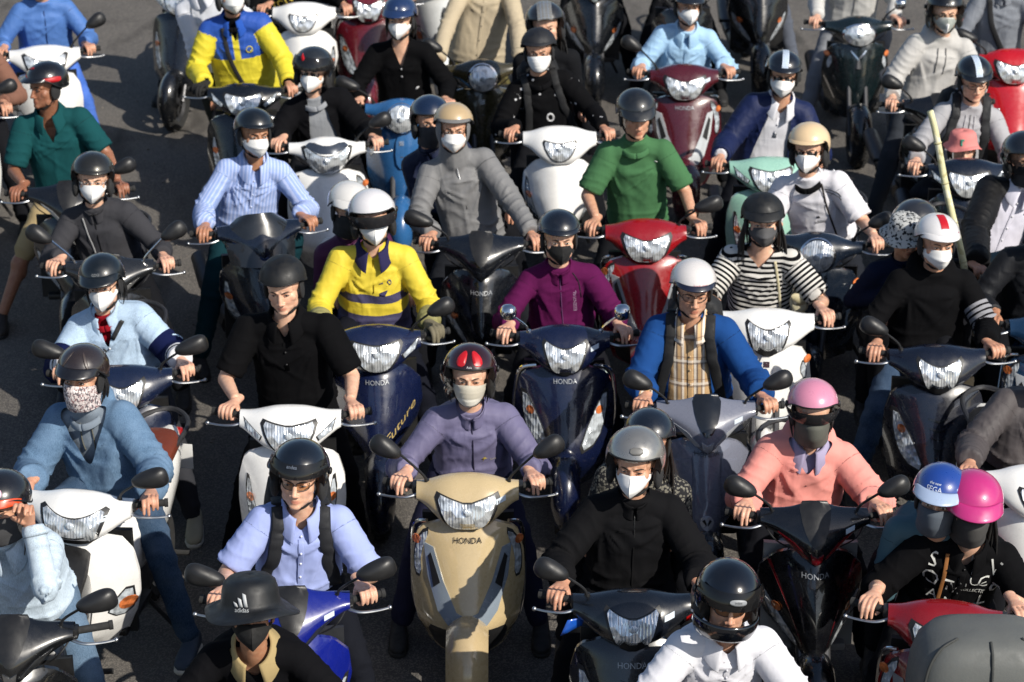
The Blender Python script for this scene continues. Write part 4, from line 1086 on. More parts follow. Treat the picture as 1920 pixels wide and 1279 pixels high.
    if col in ('polo', 'shirt', 'stand', 'crew'):
        G = []; gap = {'polo': 14, 'shirt': 12, 'stand': 6, 'crew': -1}[col] if not g.get('v') else max(10, {'polo': 20, 'shirt': 18, 'stand': 14, 'crew': -1}[col])
        ph = np.linspace(R(gap), R(360 - gap), 41) if gap > 0 else np.linspace(0, 2 * math.pi, 42)
        rows = {'polo': [(.070, .055), (.082, .050), (.103, .010), (.117, -.018)], 'shirt': [(.068, .056), (.080, .052), (.099, .010), (.113, -.022)], 'stand': [(.082, -.02), (.076, .0), (.072, .028), (.072, .045), (.067, .045)], 'crew': [(.100, -.026), (.095, -.008), (.087, .003), (.078, -.004)]}[col]
        for ri, (rr, z) in enumerate(rows):
            row = []
            for x in ph:
                fr = math.cos(x); tip = max(0, fr - .55) / .45
                zz = z * k; rr2 = rr * k
                if col in ('polo', 'shirt') and ri >= 2: zz -= tip * .030 * k * (1 if ri == 3 else .45); rr2 += tip * (.004 if ri == 3 else 0)
                fwd = rr2 * fr * (1.0 if fr < 0 else 1.12) + (.012 if fr > 0 else 0) * fr
                q = c0 + p.X * rr2 * math.sin(x) + p.F * fwd + p.U * (zz - (.030 if col != 'crew' else .014) * k * (fr * .5 + .5) * 1.25 + .006)
                row.append(q)
            G.append(row)
        vf = shell(np.array(G), p.F * .0 - p.U * .003)
        oc = ch('collar', vf, cm)
    if g.get('zip'): ch('zip', strap([(0, .93 * p.L), (0, .5 * p.L), (.004, .02 * p.L)] if g['zip'] == 1 else [(0, .93 * p.L), (0, g['zip'] * p.L)], .0035, .003, .5), plain('zip_teeth', rgb(g.get('zipc', '2a2a2c')), .4, .5))
    if g.get('placket'):
        ch('placket', strap([(0, .80 * p.L), (0, .5 * p.L), (.0, .02 * p.L)] if g['placket'] == 1 else [(0, .83 * p.L), (0, .55 * p.L)], .014, .002, .12), cm)
        for tt in (np.arange(.15, .85, .17) if g['placket'] == 1 else (.62, .74)):
            q = hit(0, tt * p.L, .005); ch('button', ellipsoid(q, (.0058, .0058, .0058), 10, 6), plain('button', rgb(g.get('button', 'd8d8dc')), .3))
    if g.get('strings'):
        for s in (-1, 1): ch('drawstring', strap([(s * .028, .92 * p.L), (s * .032, .75 * p.L), (s * .026, .62 * p.L)], .0032, .005, .9), plain('cord', rgb(g['strings']), .8))
    for d in g.get('prints', ()):
        kind, x, tt, size, colr = d[:5]; mm = plain('print_' + colr, rgb(colr), .6)
        fh = lambda u, v: hit(x + u, tt * p.L + v, .0022)
        if kind == 'text':
            rot = R(d[6]) if len(d) > 6 else 0; c_, s_ = math.cos(rot), math.sin(rot)
            ch('lettering', text_vf(d[5], size, lambda u, v: hit(x + u * c_ - v * s_, tt * p.L + u * s_ + v * c_, .0022)), mm)
        elif kind == 'poly': ch('emblem', patch([(a_ * size, b_ * size) for a_, b_ in d[5]], fh, -p.F * .001, 1), mm)
        elif kind == 'line': ch('print_line', strap([(x + a_ * size, tt * p.L + b_ * size) for a_, b_ in d[5]], .0032, .002, .3, 6), mm)
        elif kind == 'ring':
            W = np.array([hit(x + size * d[5] * math.cos(q), tt * p.L + size * math.sin(q), .002) for q in np.linspace(0, 2 * math.pi, 20)]); ch('print_ring', tube(W, .003, 5, cap=False), mm)
    for s_ in g.get('straps', ()):   # (pts fractions, width, colour, name)
        ch(s_[3], strap([(x, tt * p.L) for x, tt in s_[0]], s_[1], .013 if s_[3] == 'backpack_strap' else .008, .22, 8, s_[0][0][0] if s_[3] == 'backpack_strap' else None), plain('webbing', rgb(s_[2]), .75, bs=.3, bscale=500.))
    return o

STRAPS_PACK = lambda c='121316', w=.024: [([(sx * .099, .91), (sx * .100, .86), (sx * .103, .78), (sx * .112, .62), (sx * .132, .36), (sx * .150, .12)], w, c, 'backpack_strap') for sx in (-1, 1)]

_pid = [0]
def person(label, M, p, sk='b07a5c', helmet=None, mask=None, glasses=None, hair=None, top=None, under=None, legs=None, shoes='1a1a1c', face=True, gloves=None, vox=.0098, squint=.25, pack=None, group='people riding in the traffic jam', levers=(2, 2), hatfn=None, handrot=None, watch=None, shorts=0, socks=None, hairc='0b0909'):
    _pid[0] += 1; seed = _pid[0] * 3.7; k = p.k
    base = Vector(p.P); r = root('person', label, 'person', M @ Matrix.Translation(base), group)
    T = lambda V: np.asarray(V, float) - np.array(base)
    HV, HF, fl = HEAD; rv = random.Random(label + 'h'); HV = HV * np.array([rv.uniform(.97, 1.04), rv.uniform(.98, 1.02), rv.uniform(.96, 1.03)])
    hw = lambda V: (np.asarray(V, float) * k) @ p.Rh.T + p.H
    TH = lambda V: T(hw(V))
    # body: head + torso and limbs + hands in one mesh
    m = MB(); torso_mb(m, p, 1.0, -.012)
    for i in range(2): arm_mb(m, p, i, -.002, 1.0, (.052, .048, .042, .037, .028))
    m.add(tube(smoothpath([p.N - p.U * .05, p.N + p.U * .012, p.H + p.Rh @ np.array((0, .018, -.055)) * k], 4), [.068 * k, .056 * k, .056 * k], 18))
    for i in range(2):
        m.add(capsule(p.hip[i], p.knee[i], .078 * k, .052 * k)); m.add(capsule(p.knee[i], p.ank[i], .053 * k, .034 * k)); m.add(ellipsoid(p.knee[i] + (p.ank[i] - p.knee[i]) * .3 + np.array((0, .012, 0)), (.055 * k, .06 * k, .09 * k)))
    short = (top.get('sleeve', 1.) < .9) or shorts
    BV, BF = voxel(m.vf(), .0105 if short else .0135, 3)
    Vs = [hw(HV), BV]; Fs = [HF, BF + len(HV)]; n = len(HV) + len(BV); fls = [fl, np.zeros(len(BV))]
    for i, s in enumerate((-1, 1)):
        if gloves and gloves[i]: pass
        hv, hf = HANDS[levers[i]]; hv = hv.copy() * (k * .98); hv[:, 0] *= s
        if s < 0: hf = hf[:, ::-1]
        hd = p.Hd[i]; Rm = np.array(hd.get('R', np.eye(3))); hv = hv @ Rm.T + np.array(hd['p'])
        if gloves and gloves[i]:
            gv = hv + vnormals(hv, hf) * .004; obj('glove', mesh('glove', T(gv), hf), plain('glove_fabric', rgb(gloves[i]), .85, bs=.4), r)
        Vs.append(hv); Fs.append(hf + n); n += len(hv); fls.append(.16 + .2 * np.clip(vnoise(hv * 90, 3), 0, 1))
    V = np.vstack(Vs); F = np.vstack(Fs); me = mesh('body', T(V), F)
    at = me.attributes.new('flush', 'FLOAT', 'POINT'); at.data.foreach_set('value', np.concatenate(fls).astype(np.float32))
    obj('body', me, skin(sk), r)
    if face: build_eyes(r, TH, squint)
    build_hair(hair or 'short', r, TH, hairc)
    if mask: build_mask(mask, r, TH)
    if glasses: build_glasses(glasses, r, TH)
    if helmet:
        (bucket_hat if helmet.get('type') == 'bucket' else build_helmet)(helmet, r, TH)
    if under:
        under['inner'] = 1
        garment(p, under, r, T, vox, seed + 1, .006)
    g = garment(p, top, r, T, vox, seed, top.get('ex', .011 if not under else .024))
    if pack:   # backpack behind the back
        Q = [tw(p, 0, -.20, t * p.L) for t in (.1, .95)]; a = np.arange(20) * 2 * np.pi / 20; rings = []
        for t, w, d in ((.02, .10, .06), (.08, .145, .085), (.5, .155, .095), (.85, .14, .08), (.97, .09, .05)):
            c = tw(p, 0, -.215, t * p.L); rings.append(np.array([c + p.X * w * sgnpow(math.cos(x), .6) + p.F * d * sgnpow(math.sin(x), .6) for x in a]))
        vf = loft(rings); obj('backpack', mesh('backpack', T(vf[0]), vf[1], sharp=50), plain('webbing', rgb(pack), .75, bs=.3, bscale=500.), r)
    if watch:
        i = 0 if watch[0] < 0 else 1; d = norm(p.W[i] - p.E[i]); q = p.W[i] - d * .035; u = norm(np.cross(d, (0, 0, 1))); w_ = np.cross(u, d)
        ring = np.array([q + .036 * k * (math.cos(t) * u + math.sin(t) * w_) for t in np.linspace(0, 2 * math.pi, 21)]); vf = tube(ring, .0065, 6, cap=False)
        wo_ = obj('wristband', mesh('wristband', T(vf[0]), vf[1]), plain('band', rgb(watch[1]), .5), r)
    # trousers
    lg = legs or cloth('15161a'); m = MB(); ex = .016
    m.add(ellipsoid(p.P + p.U * .02, (.175 * k, .145 * k, .12 * k), 20, 12))
    for i in range(2):
        kn = p.knee[i]; an = p.ank[i] + (p.knee[i] - p.ank[i]) * (.06 if not shorts else .93)
        m.add(capsule(p.hip[i], kn, .088 * k + ex * .5, .062 * k + ex * .5)); m.add(capsule(kn, an, .062 * k + ex * .5, .05 * k + ex * .3))
    TV, TFc = voxel(m.vf(), .016, 3); nn = vnormals(TV, TFc)
    dd = np.zeros(len(TV))
    for i in range(2):
        d1, s1 = seg(TV, p.hip[i], p.knee[i]); dd += .006 * (1 - np.abs(vnoise(np.stack([s1 * 22, TV[:, 0] * 9, TV[:, 2] * 9], 1), seed + i)) * 2) * (d1 < .11)
        d2, s2 = seg(TV, p.knee[i], p.ank[i]); dd += .006 * (1 - np.abs(vnoise(np.stack([s2 * 20, TV[:, 0] * 9, TV[:, 1] * 9], 1), seed + 4 + i)) * 2) * (d2 < .08) * (s2 > 0)
    TV = TV + nn * dd[:, None]
    me = mesh('trousers', T(TV), TFc); at = me.attributes.new('tc', 'FLOAT_VECTOR', 'POINT'); at.data.foreach_set('vector', TV.astype(np.float32).ravel())
    obj('shorts' if shorts else 'trousers', me, lg, r)
    for i, s in enumerate((-1, 1)):
        a = np.arange(16) * 2 * np.pi / 16; rings = []; an = p.ank[i]
        tilt = .0 if an[2] < .2 else .12
        for y, w, z0, z1 in ((.075, .025, -.065, .0), (.055, .036, -.075, .035), (.0, .040, -.075, .045), (-.06, .045, -.075, .0), (-.12, .048, -.075, -.018), (-.165, .040, -.073, -.03), (-.19, .018, -.066, -.045)):
            rings.append(np.stack([an[0] + s * .01 + k * w * sgnpow(np.cos(a), .8), an[1] + np.full(16, y * k), an[2] - .01 + k * ((z0 + z1) / 2 + (z1 - z0) / 2 * sgnpow(np.sin(a), .8)) - tilt * y * .3], 1))
        vf = loft(rings); so_ = obj('shoe', mesh('shoe', T(vf[0]), vf[1]), plain('shoe_fabric', rgb(shoes), .7, bs=.2), r)
        rings = []
        for y, w in ((.08, .03), (.04, .041), (-.06, .048), (-.13, .051), (-.18, .038), (-.197, .016)):
            rings.append(np.stack([an[0] + s * .01 + k * w * sgnpow(np.cos(a), .8), an[1] + np.full(16, y * k), an[2] - .01 + k * (-.075 + .013 * sgnpow(np.sin(a), .6)) - tilt * y * .3], 1))
        vf = loft(rings); obj('sole', mesh('sole', T(vf[0]), vf[1]), plain('sole_rubber', rgb('cfcabf' if sum(rgb(shoes)) > .1 else '1c1c1d'), .7), so_)
    return r

GRIP = (.318, .113, .985)
def rider(label, SM_, head_px, dy=.47, yaw=0., pitch=-6., roll=0., seat_y=.70, fat=1.0, k=1.0, twist=0., sw=1.0, feet='ground', hands=None, zclamp=(1.33, 1.64), hc=.045, **kw):
    """head_px: pixel of the helmet shell's centre; solved on the plane dy behind the handlebar"""
    Mi = SM_.inverted(); rnd = random.Random(label); yaw = yaw or rnd.uniform(-13, 13); roll = roll or rnd.uniform(-6, 6); twist = twist or rnd.uniform(-9, 9); pitch += rnd.uniform(-3, 3)
    if head_px is None: Hl = Vector((0, dy, 1.47))
    else:
        o = Mi @ Vector((0, 0, CAM_H)); d = (Mi.to_3x3() @ ray(*head_px)); q = (dy - o.y) / d.y; Hl = o + d * q
        if not (zclamp[0] < Hl.z < zclamp[1]):
            zz = min(max(Hl.z, zclamp[0]), zclamp[1]); q = (zz - o.z) / d.z; Hl = o + d * q
    Rh = Matrix.Rotation(R(yaw), 3, 'Z') @ Matrix.Rotation(R(pitch), 3, 'X') @ Matrix.Rotation(R(roll), 3, 'Y')
    head = Hl - Rh @ Vector((0, .008, hc * k))
    hd = []
    for i, s in enumerate((-1, 1)):
        if hands and hands[i] is not None: hd.append(hands[i])
        else: hd.append(dict(p=(s * GRIP[0], GRIP[1], GRIP[2]), R=Matrix.Rotation(s * R(18), 3, 'Z'), w=(s * -.03 + s * .0, .105, .022)))
    fb = np.array([[-.14, .22, .42], [.14, .22, .42]]); fg = np.array([[-.34, .36, .095], [.34, .36, .095]])
    ft = dict(ground=fg, board=fb, lg=np.array([fg[0], fb[1]]), rg=np.array([fb[0], fg[1]]))[feet] if isinstance(feet, str) else np.array(feet)
    p = make_pose(head, (min(.12, max(-.12, head.x * .35)), max(seat_y, head.y + .12), .81), hd, k, sw, twist, ft, yaw, pitch, roll)
    kw['top'].setdefault('fat', fat)
    if kw.get('under'): kw['under'].setdefault('fat', fat)
    return person(label, SM_, p, **kw), p

def passenger(label, SM_, head_px, head_y=.98, **kw):
    hands = [dict(p=(q * .19, head_y - .30, .93), w=(q * .02, .11, .02), pole=(q * .15, .3, -1)) for q in (-1, 1)]
    fp = np.array([[-.26, .72, .42], [.26, .72, .42]])
    kw.setdefault('vox', .0135); kw.setdefault('hands', hands)
    return rider(label, SM_, head_px, dy=head_y, seat_y=head_y + .13, feet=fp, zclamp=(1.36, 1.75), **kw)
# ---------------------------------------------------------------- ground
def asphalt():
    n = NT('asphalt'); co = n.coord()
    big = n.noise(co, .55, 4); mid = n.noise(co, 3.2, 5); grit = n.vor(co, 130, 'Distance'); fine = n.noise(co, 420, 2)
    base = n.mix(n.ramp(big, .35, .7), rgb('524f4d'), rgb('625e5a')); base = n.mix(n.ramp(mid, .5, .75, 0, .6), base, rgb('464340'))
    stone = n.ramp(grit, .0, .45, 1, 0); base = n.mix(n.math('MULTIPLY', n.math('GREATER_THAN', n.vor(co, 130, 'Color'), .62), .4), base, rgb('8b857c'))
    oil = n.ramp(n.noise(n.scale(co, (1.6, .5, 1)), 1.4, 3), .58, .72, 0, .7); base = n.mix(oil, base, rgb('2a2826'))
    cr = n.n('ShaderNodeTexVoronoi', feature='DISTANCE_TO_EDGE'); n.put(cr.inputs['Vector'], n.scale(co, 1.0)); cr.inputs['Scale'].default_value = .9
    crack = n.math('LESS_THAN', n.math('ADD', cr.outputs['Distance'], n.math('MULTIPLY', n.noise(co, 12, 3), .03)), .018); base = n.mix(n.math('MULTIPLY', crack, .0), base, rgb('1c1a19'))
    n.set(Base_Color=base, Roughness=.9, Normal=n.bump(n.math('ADD', grit, n.math('MULTIPLY', fine, .6)), .55, .006)); n.b.inputs['Specular IOR Level'].default_value = .25; return n.m
G = [[(x, y, 0) for x in np.linspace(-600, 600, 9)] for y in np.linspace(-200, 1500, 9)]
gr = obj('road', mesh('road', *grid(np.array(G))), asphalt()); gr['kind'] = 'structure'
cr_ = np.random.RandomState(5)
PB = MB()      # loose grit on the asphalt
for i in range(900):
    x, y = cr_.uniform(-3.6, 3.6), cr_.uniform(7.5, 19); s_ = cr_.uniform(.004, .011)
    V, F = ellipsoid((x, y, s_ * .4), (s_ * cr_.uniform(.7, 1.3), s_ * cr_.uniform(.7, 1.3), s_ * .7), 6, 4); PB.add((V, F))
pv = PB.vf(); g_ = obj('gravel', mesh('gravel', *pv), plain('grit', rgb('77716a'), .9)); g_['kind'] = 'stuff'; g_['label'] = 'loose grit scattered over the grey asphalt'

# ---------------------------------------------------------------- colours used again
SK1, SK2, SK3, SK4 = 'dfb499', 'cd9f83', 'b58668', '966850'
W3 = ('3d', 'ebeae8'); WF = ('flat', 'eeeeec'); WB = ('boat', 'ebeae7')
CL = cloth
def T_(name, spec, kind='cotton', **k): return dict(name=name, mat=CL(spec, kind), **k)
def H_(type_, col, **k): return dict(type=type_, col=col, **k)
BR = (.055, .036, 66)
def handpx(px, py, h, SMi, s, Rz=0.): 
    w = SMi @ at_h(px, py, h); return dict(p=tuple(w), R=Matrix.Rotation(Rz, 3, 'Z'), w=(0, .10, .02))

# ================================================================ back row
s, M = scooter(85, 122, 'whitelamp', 10, 'ecebe8', 'bulky white scooter at the upper left edge ridden by someone in blue', second='9a9c9e', mirrors=(0, 1), mk='high')
rider('person in a royal blue zipped jacket on the bulky white scooter, head unseen', M, None, dy=.5, helmet=H_('open', '101216'), mask=W3, sk=SK2, top=T_('jacket', '4c73b2', 'nylon', collar='hood', zip=1, fat=1.12, zipc='22386a'), legs=CL(('denim', '3359a6')), feet='rg', vox=.013)
s, M = scooter(-85, 235, 'vision', 4, 'c9c9c6', 'pale scooter mostly outside the left edge behind the teal polo')
rider('person in a brown long-sleeved shirt cut by the left edge', M, (-62, 40), top=T_('shirt', '7d5a4c', collar='shirt'), helmet=H_('half', '20242a'), mask=W3, sk=SK2, vox=.013)
s, M = scooter(335, 8, 'white', -13, 'ecebe8', 'white scooter at the top edge left of the yellow and blue jacket', second='9fb0c2', shield='15181d', fender='0e0f11', mirrors=(0, 0))
rider('person in pale blue sleeves steering the white scooter, head above the frame', M, None, top=T_('shirt', '9fb4d6', collar='shirt'), helmet=H_('half', '1b1d22'), sk=SK2, legs=CL('0e0f12'), feet='lg', vox=.013)
s, M = scooter(568, 42, 'white2', 0, 'ecebe8', 'white scooter behind the dark helmet with red horns', mirrors=(0, 0))
rider('person in a black hoodie with yellow capital lettering, head above the frame', M, (505, -95), dy=.62, top=T_('hoodie', '0b0b0d', collar='hood', zip=1, prints=[('text', -.07, .50, .085, 'c9ae4a', 'IT TON')]), helmet=H_('half', '101114'), sk=SK2, feet='board', vox=.013)
s, M = scooter(690, 18, 'navy', 0, '5a0f1c', 'dark crimson scooter at the top edge behind the navy cap helmet', mirrors=(0, 0))
rider('person in cream floral sleeves on the crimson scooter, head above the frame', M, None, top=T_('shirt', ('camo', 'cdbfae', ('8b7f6e', 'e3d9cb'), 26.), collar='shirt'), helmet=H_('half', '5a1620'), sk=SK1, vox=.013)
s, M = scooter(832, -28, 'whitelamp', 0, 'e2e4e2', 'white scooter with tall flat front between the crimson and olive scooters', mirrors=(0, 0))
rider('person in a white jacket on the tall-fronted white scooter, head above the frame', M, None, top=T_('jacket', 'd5d5d2', collar='stand'), helmet=H_('half', '2a2c30'), sk=SK2, vox=.014)
s, M = scooter(905, 150, 'vespa', 6, '3a3420', 'olive brown rounded scooter under the beige jacket', second='4a4430', mirrors=(1, 0), mk='drop')
rider('person in a beige utility jacket on the olive scooter, head above the frame', M, (915, -95), dy=.6, top=T_('jacket', 'b5a78e', collar='shirt', placket=1, button='7c7262', fat=1.1), helmet=H_('half', '16171a'), mask=W3, sk=SK3, legs=CL(('camo', '3b3520', ('241f12', '565031'), 14.)), vox=.013)
s, M = scooter(1115, -22, 'blade', 0, '0a0d12', 'black scooter with pale oval lamps at the top edge right of the plaid helmet', second='b9c4c4', mirrors=(0, 0))
rider('person in dark clothes on the black scooter with pale oval lamps', M, None, top=T_('jacket', '1a1c22', collar='stand'), helmet=H_('half', '17181c'), sk=SK2, vox=.014)
s, M = scooter(1284, 2, 'blade', 0, '0d0e12', 'dark scooter hidden behind the light blue jacket', mirrors=(0, 0))
rider('person in lavender grey sleeves right behind the light blue jacket', M, (1284, -160), top=T_('shirt', 'a5a9c4', collar='shirt'), helmet=H_('half', '23252b'), sk=SK1, vox=.013)
s, M = scooter(1428, -40, 'blade', 0, '0b0c0f', 'black scooter at the top edge just left of the grey sleeve', second='b9c4c4', mirrors=(0, 0))
rider('person in a slate grey jacket at the top edge left of the grey-white jacket', M, None, top=T_('jacket', '5d626d', 'nylon', collar='stand'), helmet=H_('half', '2a2a2e'), sk=SK2, legs=CL('565b66'), feet='rg', vox=.013)
s, M = scooter(1613, 66, 'oval', 0, '0e1a1d', 'dark teal scooter with oval headlight and bare front wheel', second='6c7677', fender='0a0c0d', mirrors=(0, 1), mk='round')
rider('person in a pale grey jacket on the dark teal scooter, head above the frame', M, (1615, -125), top=T_('jacket', 'c2c1be', collar='stand', zip=1, zipc='8a8a8a', fat=1.1), helmet=H_('half', '9a9a9a'), sk=SK1, legs=CL('7f8288'), feet='lg', vox=.013)
s, M = scooter(1905, 132, 'lead', 0, 'b00a18', 'bright red scooter at the upper right edge', second='c9ced2', mirrors=(1, 1), mk='angular')
rider('person in a steel grey jacket with a black strap on the bright red scooter', M, (1885, -70), top=T_('jacket', '7f848d', 'nylon', collar='stand', straps=[([(-.10, .97), (-.06, .6), (.08, .1)], .02, '15161a', 'bag_strap')]), helmet=H_('half', '23252a'), sk=SK2, vox=.013)

# ================================================================ second row
s, M = scooter(455, 196, 'white', 0, '0b0d12', 'black scooter carrying the yellow and blue jacket', second='3a3e46', mirrors=(0, 0))
YB = ('bands', 'd8c838', [('z', .355, 9, '2a52a8', 'torso'), ('ax', -1, .022, 'd8c838', 'torso')])
rider('person in a yellow jacket with blue shoulder yoke and white mask', M, (432, -22), dy=.50, helmet=H_('open', '191412', strap='1a1614'), mask=WB, sk=SK2, yaw=14, gloves=('0d0d0f', None), fat=1.12, sw=1.08,
      top=T_('jacket', YB, 'nylon', collar='shirt', collar_mat=CL('2a52a8'), v=(.05, .78), zip=.3, amp=.011, straps=[([(-.075, .97), (-.05, .55), (.05, .06)], .016, '17181c', 'bag_strap')], prints=[('ring', .088, .70, .022, 'd8c838', 1.0), ('poly', .094, .685, .02, 'e8dc6a', [(-.5, -.5), (.5, -.4), (.3, .4)])]), under=T_('t_shirt', '0c0c0e', collar='crew'), legs=CL('2b2a2d'), feet=((-.22, .24, .20), (.22, .24, .20)))
passenger('pillion person in white sleeves behind the yellow and blue jacket', M, (372, -70), top=T_('shirt', 'cfd2da', collar='shirt'), helmet=H_('half', '2a1a18'), mask=W3, sk=SK3, hands=[dict(p=(-.27, .62, .70), w=(-.02, .10, .10)), dict(p=(.15, .8, .95))], legs=CL('34352f'))
s, M = scooter(613, 300, 'white3', 3, 'ecebe8', 'white scooter with blue grey headlight visor under the black blazer', second='3d4450', mirrors=(0, 1), mk='drop')
rider('person in black blazer and grey tee, dark helmet with red horns', M, (588, 122), dy=.55, helmet=H_('jet', '1c2024', rough=.35, visor=(.115, .03, '55585c', .55, 74, .008), decals=[('horn', -.045, .055, .04, 'b01020'), ('text', .01, .05, .012, 'b03040', 'racing')]), mask=W3, glasses=('3a0a10', '5a1018', .75, 1.05), sk=SK1, yaw=-12,
      top=T_('blazer', '0d0d10', collar=None, open=(.055, .115)), under=T_('t_shirt', '8f9297', collar='crew'), twist=8)
s, M = scooter(752, 226, 'vespa', 0, '2d5f93', 'sky blue rounded scooter under the black cardigan', second='c9ced2', mirrors=(1, 0), mk='angular')
rider('person in a black cardigan wearing a navy blue peaked helmet and white mask', M, (750, 24), dy=.52, helmet=H_('cap', '1b2f55', brim=BR, decals=[('blob', 0, .05, (.016, .022), '8d97a8')]), mask=W3, sk=SK1, hair='side', top=T_('cardigan', '09090b', 'knit', v=(.06, .70), placket=2, button='b5b5b8', prints=[('poly', .10, .42, .03, 'cfcfd2', [(-.5, -.3), (-.1, .4), (.5, .3), (.2, -.1)])]), vox=.0125)
s, M = scooter(1050, 282, 'white2', 0, 'ecebe8', 'white scooter with trapezoid headlight under the black studded shirt', second='d8d8d6', mirrors=(0, 0))
STUD = ('fleck', '0b0b0d', 'c9c9cc', (14., 14., 14.), .12)
rider('person with glasses and surgical mask in a black shirt with silver studs', M, (1010, 84), dy=.55, helmet=H_('half', '15171d', rough=.6, coat=.0, brim=(.018, .01, 60)), mask=WF, glasses=('131010', 'ffffff', .06, 1.05), hair='fringe', sk=SK2, yaw=-3, pack='0e0f12',
      top=T_('shirt', STUD, collar='crew', straps=STRAPS_PACK('101114', .026), prints=[('ring', .015, .46, .030, 'd8d8da', .8), ('ring', .015, .46, .024, 'd8d8da', .75)]))
passenger('pillion person in a grey plaid helmet behind the studded shirt', M, (1022, 38), top=T_('jacket', '17181b', collar='stand'), helmet=H_('jet', '1c1c1e', mat=None, k=1.04, stripe=('6d6b66', .05, 'grid')), hair='locks', sk=SK1)
s, M = scooter(1285, 162, 'lead', 0, '4a121c', 'maroon scooter with wide headlight ridden by the light blue jacket', second='c5c9cc', mirrors=(1, 0), mk='high', letter='a5a8ac', sticker=1)
rider('person in a hooded light blue windbreaker and white mask', M, (1290, 0), dy=.5, helmet=H_('half', '14181f', brim=BR), mask=W3, sk=SK2, roll=3, fat=1.15, top=T_('windbreaker', '9fc3e2', 'nylon', collar='shirt', zip=1, zipc='7398bd', amp=.011, loose=.016))
s, M = scooter(1447, 338, 'white', 2, '93bfae', 'mint green scooter under the navy jacket', second='7a8f9a', mirrors=(0, 0))
GS = ('d5e2f2', .020, 'grid')
rider('person in an open navy jacket, white polo and grid-striped black helmet', M, (1470, 128), dy=.53, helmet=H_('half', '0c1018', brim=(.034, .020, 62), stripe=GS), mask=WB, glasses=('0a0a0b', '060606', .9, 1.1), sk=SK2, pitch=-1, top=T_('jacket', '101d45', 'nylon', open=(.075, .14), collar=None, loose=.014), under=T_('polo_shirt', 'd4d4da', collar='polo', v=(.05, .84), placket=2), legs=CL('14161c'))
s, M = scooter(1770, 222, 'blade', 4, '0a0a0c', 'black scooter between the pale grey hoodie and the backpack wearer', mirrors=(1, 0), mk='drop')
rider('person in a loose pale grey hoodie and black helmet with clear visor', M, (1772, 12), dy=.52, helmet=H_('jet', '0c0c0e', visor=(.02, -.085, 'd8dcd8', .10, 76, .02), decals=[('text', 0, .045, .016, 'b5b5b8', 'ROC')]), mask=W3, sk=SK1, fat=1.12, top=T_('hoodie', 'b8b6b3', collar='hood', strings='5a5a5a', loose=.02, amp=.011), legs=CL('34383f'))
s, M = scooter(1818, 345, 'future', 0, '0b1220', 'dark navy scooter with a child standing at its front', second='3a4250', mirrors=(1, 0), mk='drop', letter=None)
rider('person in a grey hoodie with black backpack straps, black helmet with pale grid stripe', M, (1826, 138), dy=.56, helmet=H_('half', '0a0c11', brim=(.034, .020, 62), stripe=GS), glasses=('101010', 'ffffff', .05, 1.0), sk=SK1, pitch=7, yaw=6, pack='111215', top=T_('hoodie', 'a6a6aa', collar='hood', zip=1, zipc='6a6a6c', straps=STRAPS_PACK('17191d', .030), strings='b5b5b8'), squint=.6)
DINO = [(-.5, -1), (-.5, .9), (.6, 1), (.6, .5), (.1, .45), (.2, .1), (.0, .0), (.15, -.4), (.1, -1)]
bm_ = dict(type='bucket', k=.92, mat=CL('d98682'), decals=[('poly', -.03, .062, .028, '3c8c78', DINO)], prof=[(.165, .0), (.145, .014), (.128, .028), (.122, .045), (.116, .085), (.108, .112), (.09, .128), (.04, .132), (.002, .133)])
def child(label, M_, px, y, sk, hat, topd, k=.70, pitch=-5, yaw=0, seat_z=.55, **kw):
    Mi = M_.inverted(); o = Mi @ Vector((0, 0, CAM_H)); d = Mi.to_3x3() @ ray(*px); q = (y - o.y) / d.y; Hl = o + d * q
    p = make_pose(tuple(Hl - Vector((0, .0, .04))), (Hl.x * .5, y + .06, Hl.z - .50), [dict(p=(-.16, y - .12, Hl.z - .36)), dict(p=(.16, y - .12, Hl.z - .36))], k * 1.0, 1.0, 0, np.array([(-.1, y - .05, Hl.z - .95), (.1, y - .05, Hl.z - .95)]), yaw, pitch, 0)
    return person(label, M_, p, helmet=hat, sk=sk, top=topd, vox=.012, **kw)
child('small child in a pink bucket hat standing in front of the grey hoodie', M, (1806, 268), .30, SK1, bm_, T_('t_shirt', '20252e', collar='crew'), k=.86, hair='side', hairc='1a100c')

# ================================================================ third row
s, M = scooter(128, 392, 'blade', 6, '0c0d10', 'black scooter with white side facets ridden by the older person in teal', second='c3c5c5', mirrors=(0, 1), mk='drop')
rider('older person in a teal polo looking aside under a black and red helmet', M, (88, 150), dy=.52, yaw=-52, pitch=-3, fat=1.12, sw=1.06, helmet=H_('cap', '0e0e10', brim=(.045, .018, 58), decals=[('wing', -.10, .035, .1, 'b01018', [(-1.0, -.1), (-.2, .16), (.9, .02), (.9, -.14), (.1, -.02)]), ('wing', .12, .02, .1, 'b01018', [(-.5, .1), (.9, .25), (.9, -.12), (.1, -.12)]), ('wing', -.03, .085, .08, '8a0c14', [(-.9, -.2), (.2, .35), (.7, .1)])]), sk=SK4, squint=.35,
      top=T_('polo_shirt', '16474a', 'knit', sleeve=.45, collar='polo', v=(.07, .72)), shorts=1, legs=CL('a3906c'), feet=((-.50, .34, .095), (.14, .22, .42)), shoes='2c2622', levers=(3, 2))
s, M = scooter(203, 535, 'blade', 4, '1d1e20', 'dark grey scooter with two raised teardrop mirrors', second='6c6c6c', mirrors=(1, 1), mk='high', stalk='c')
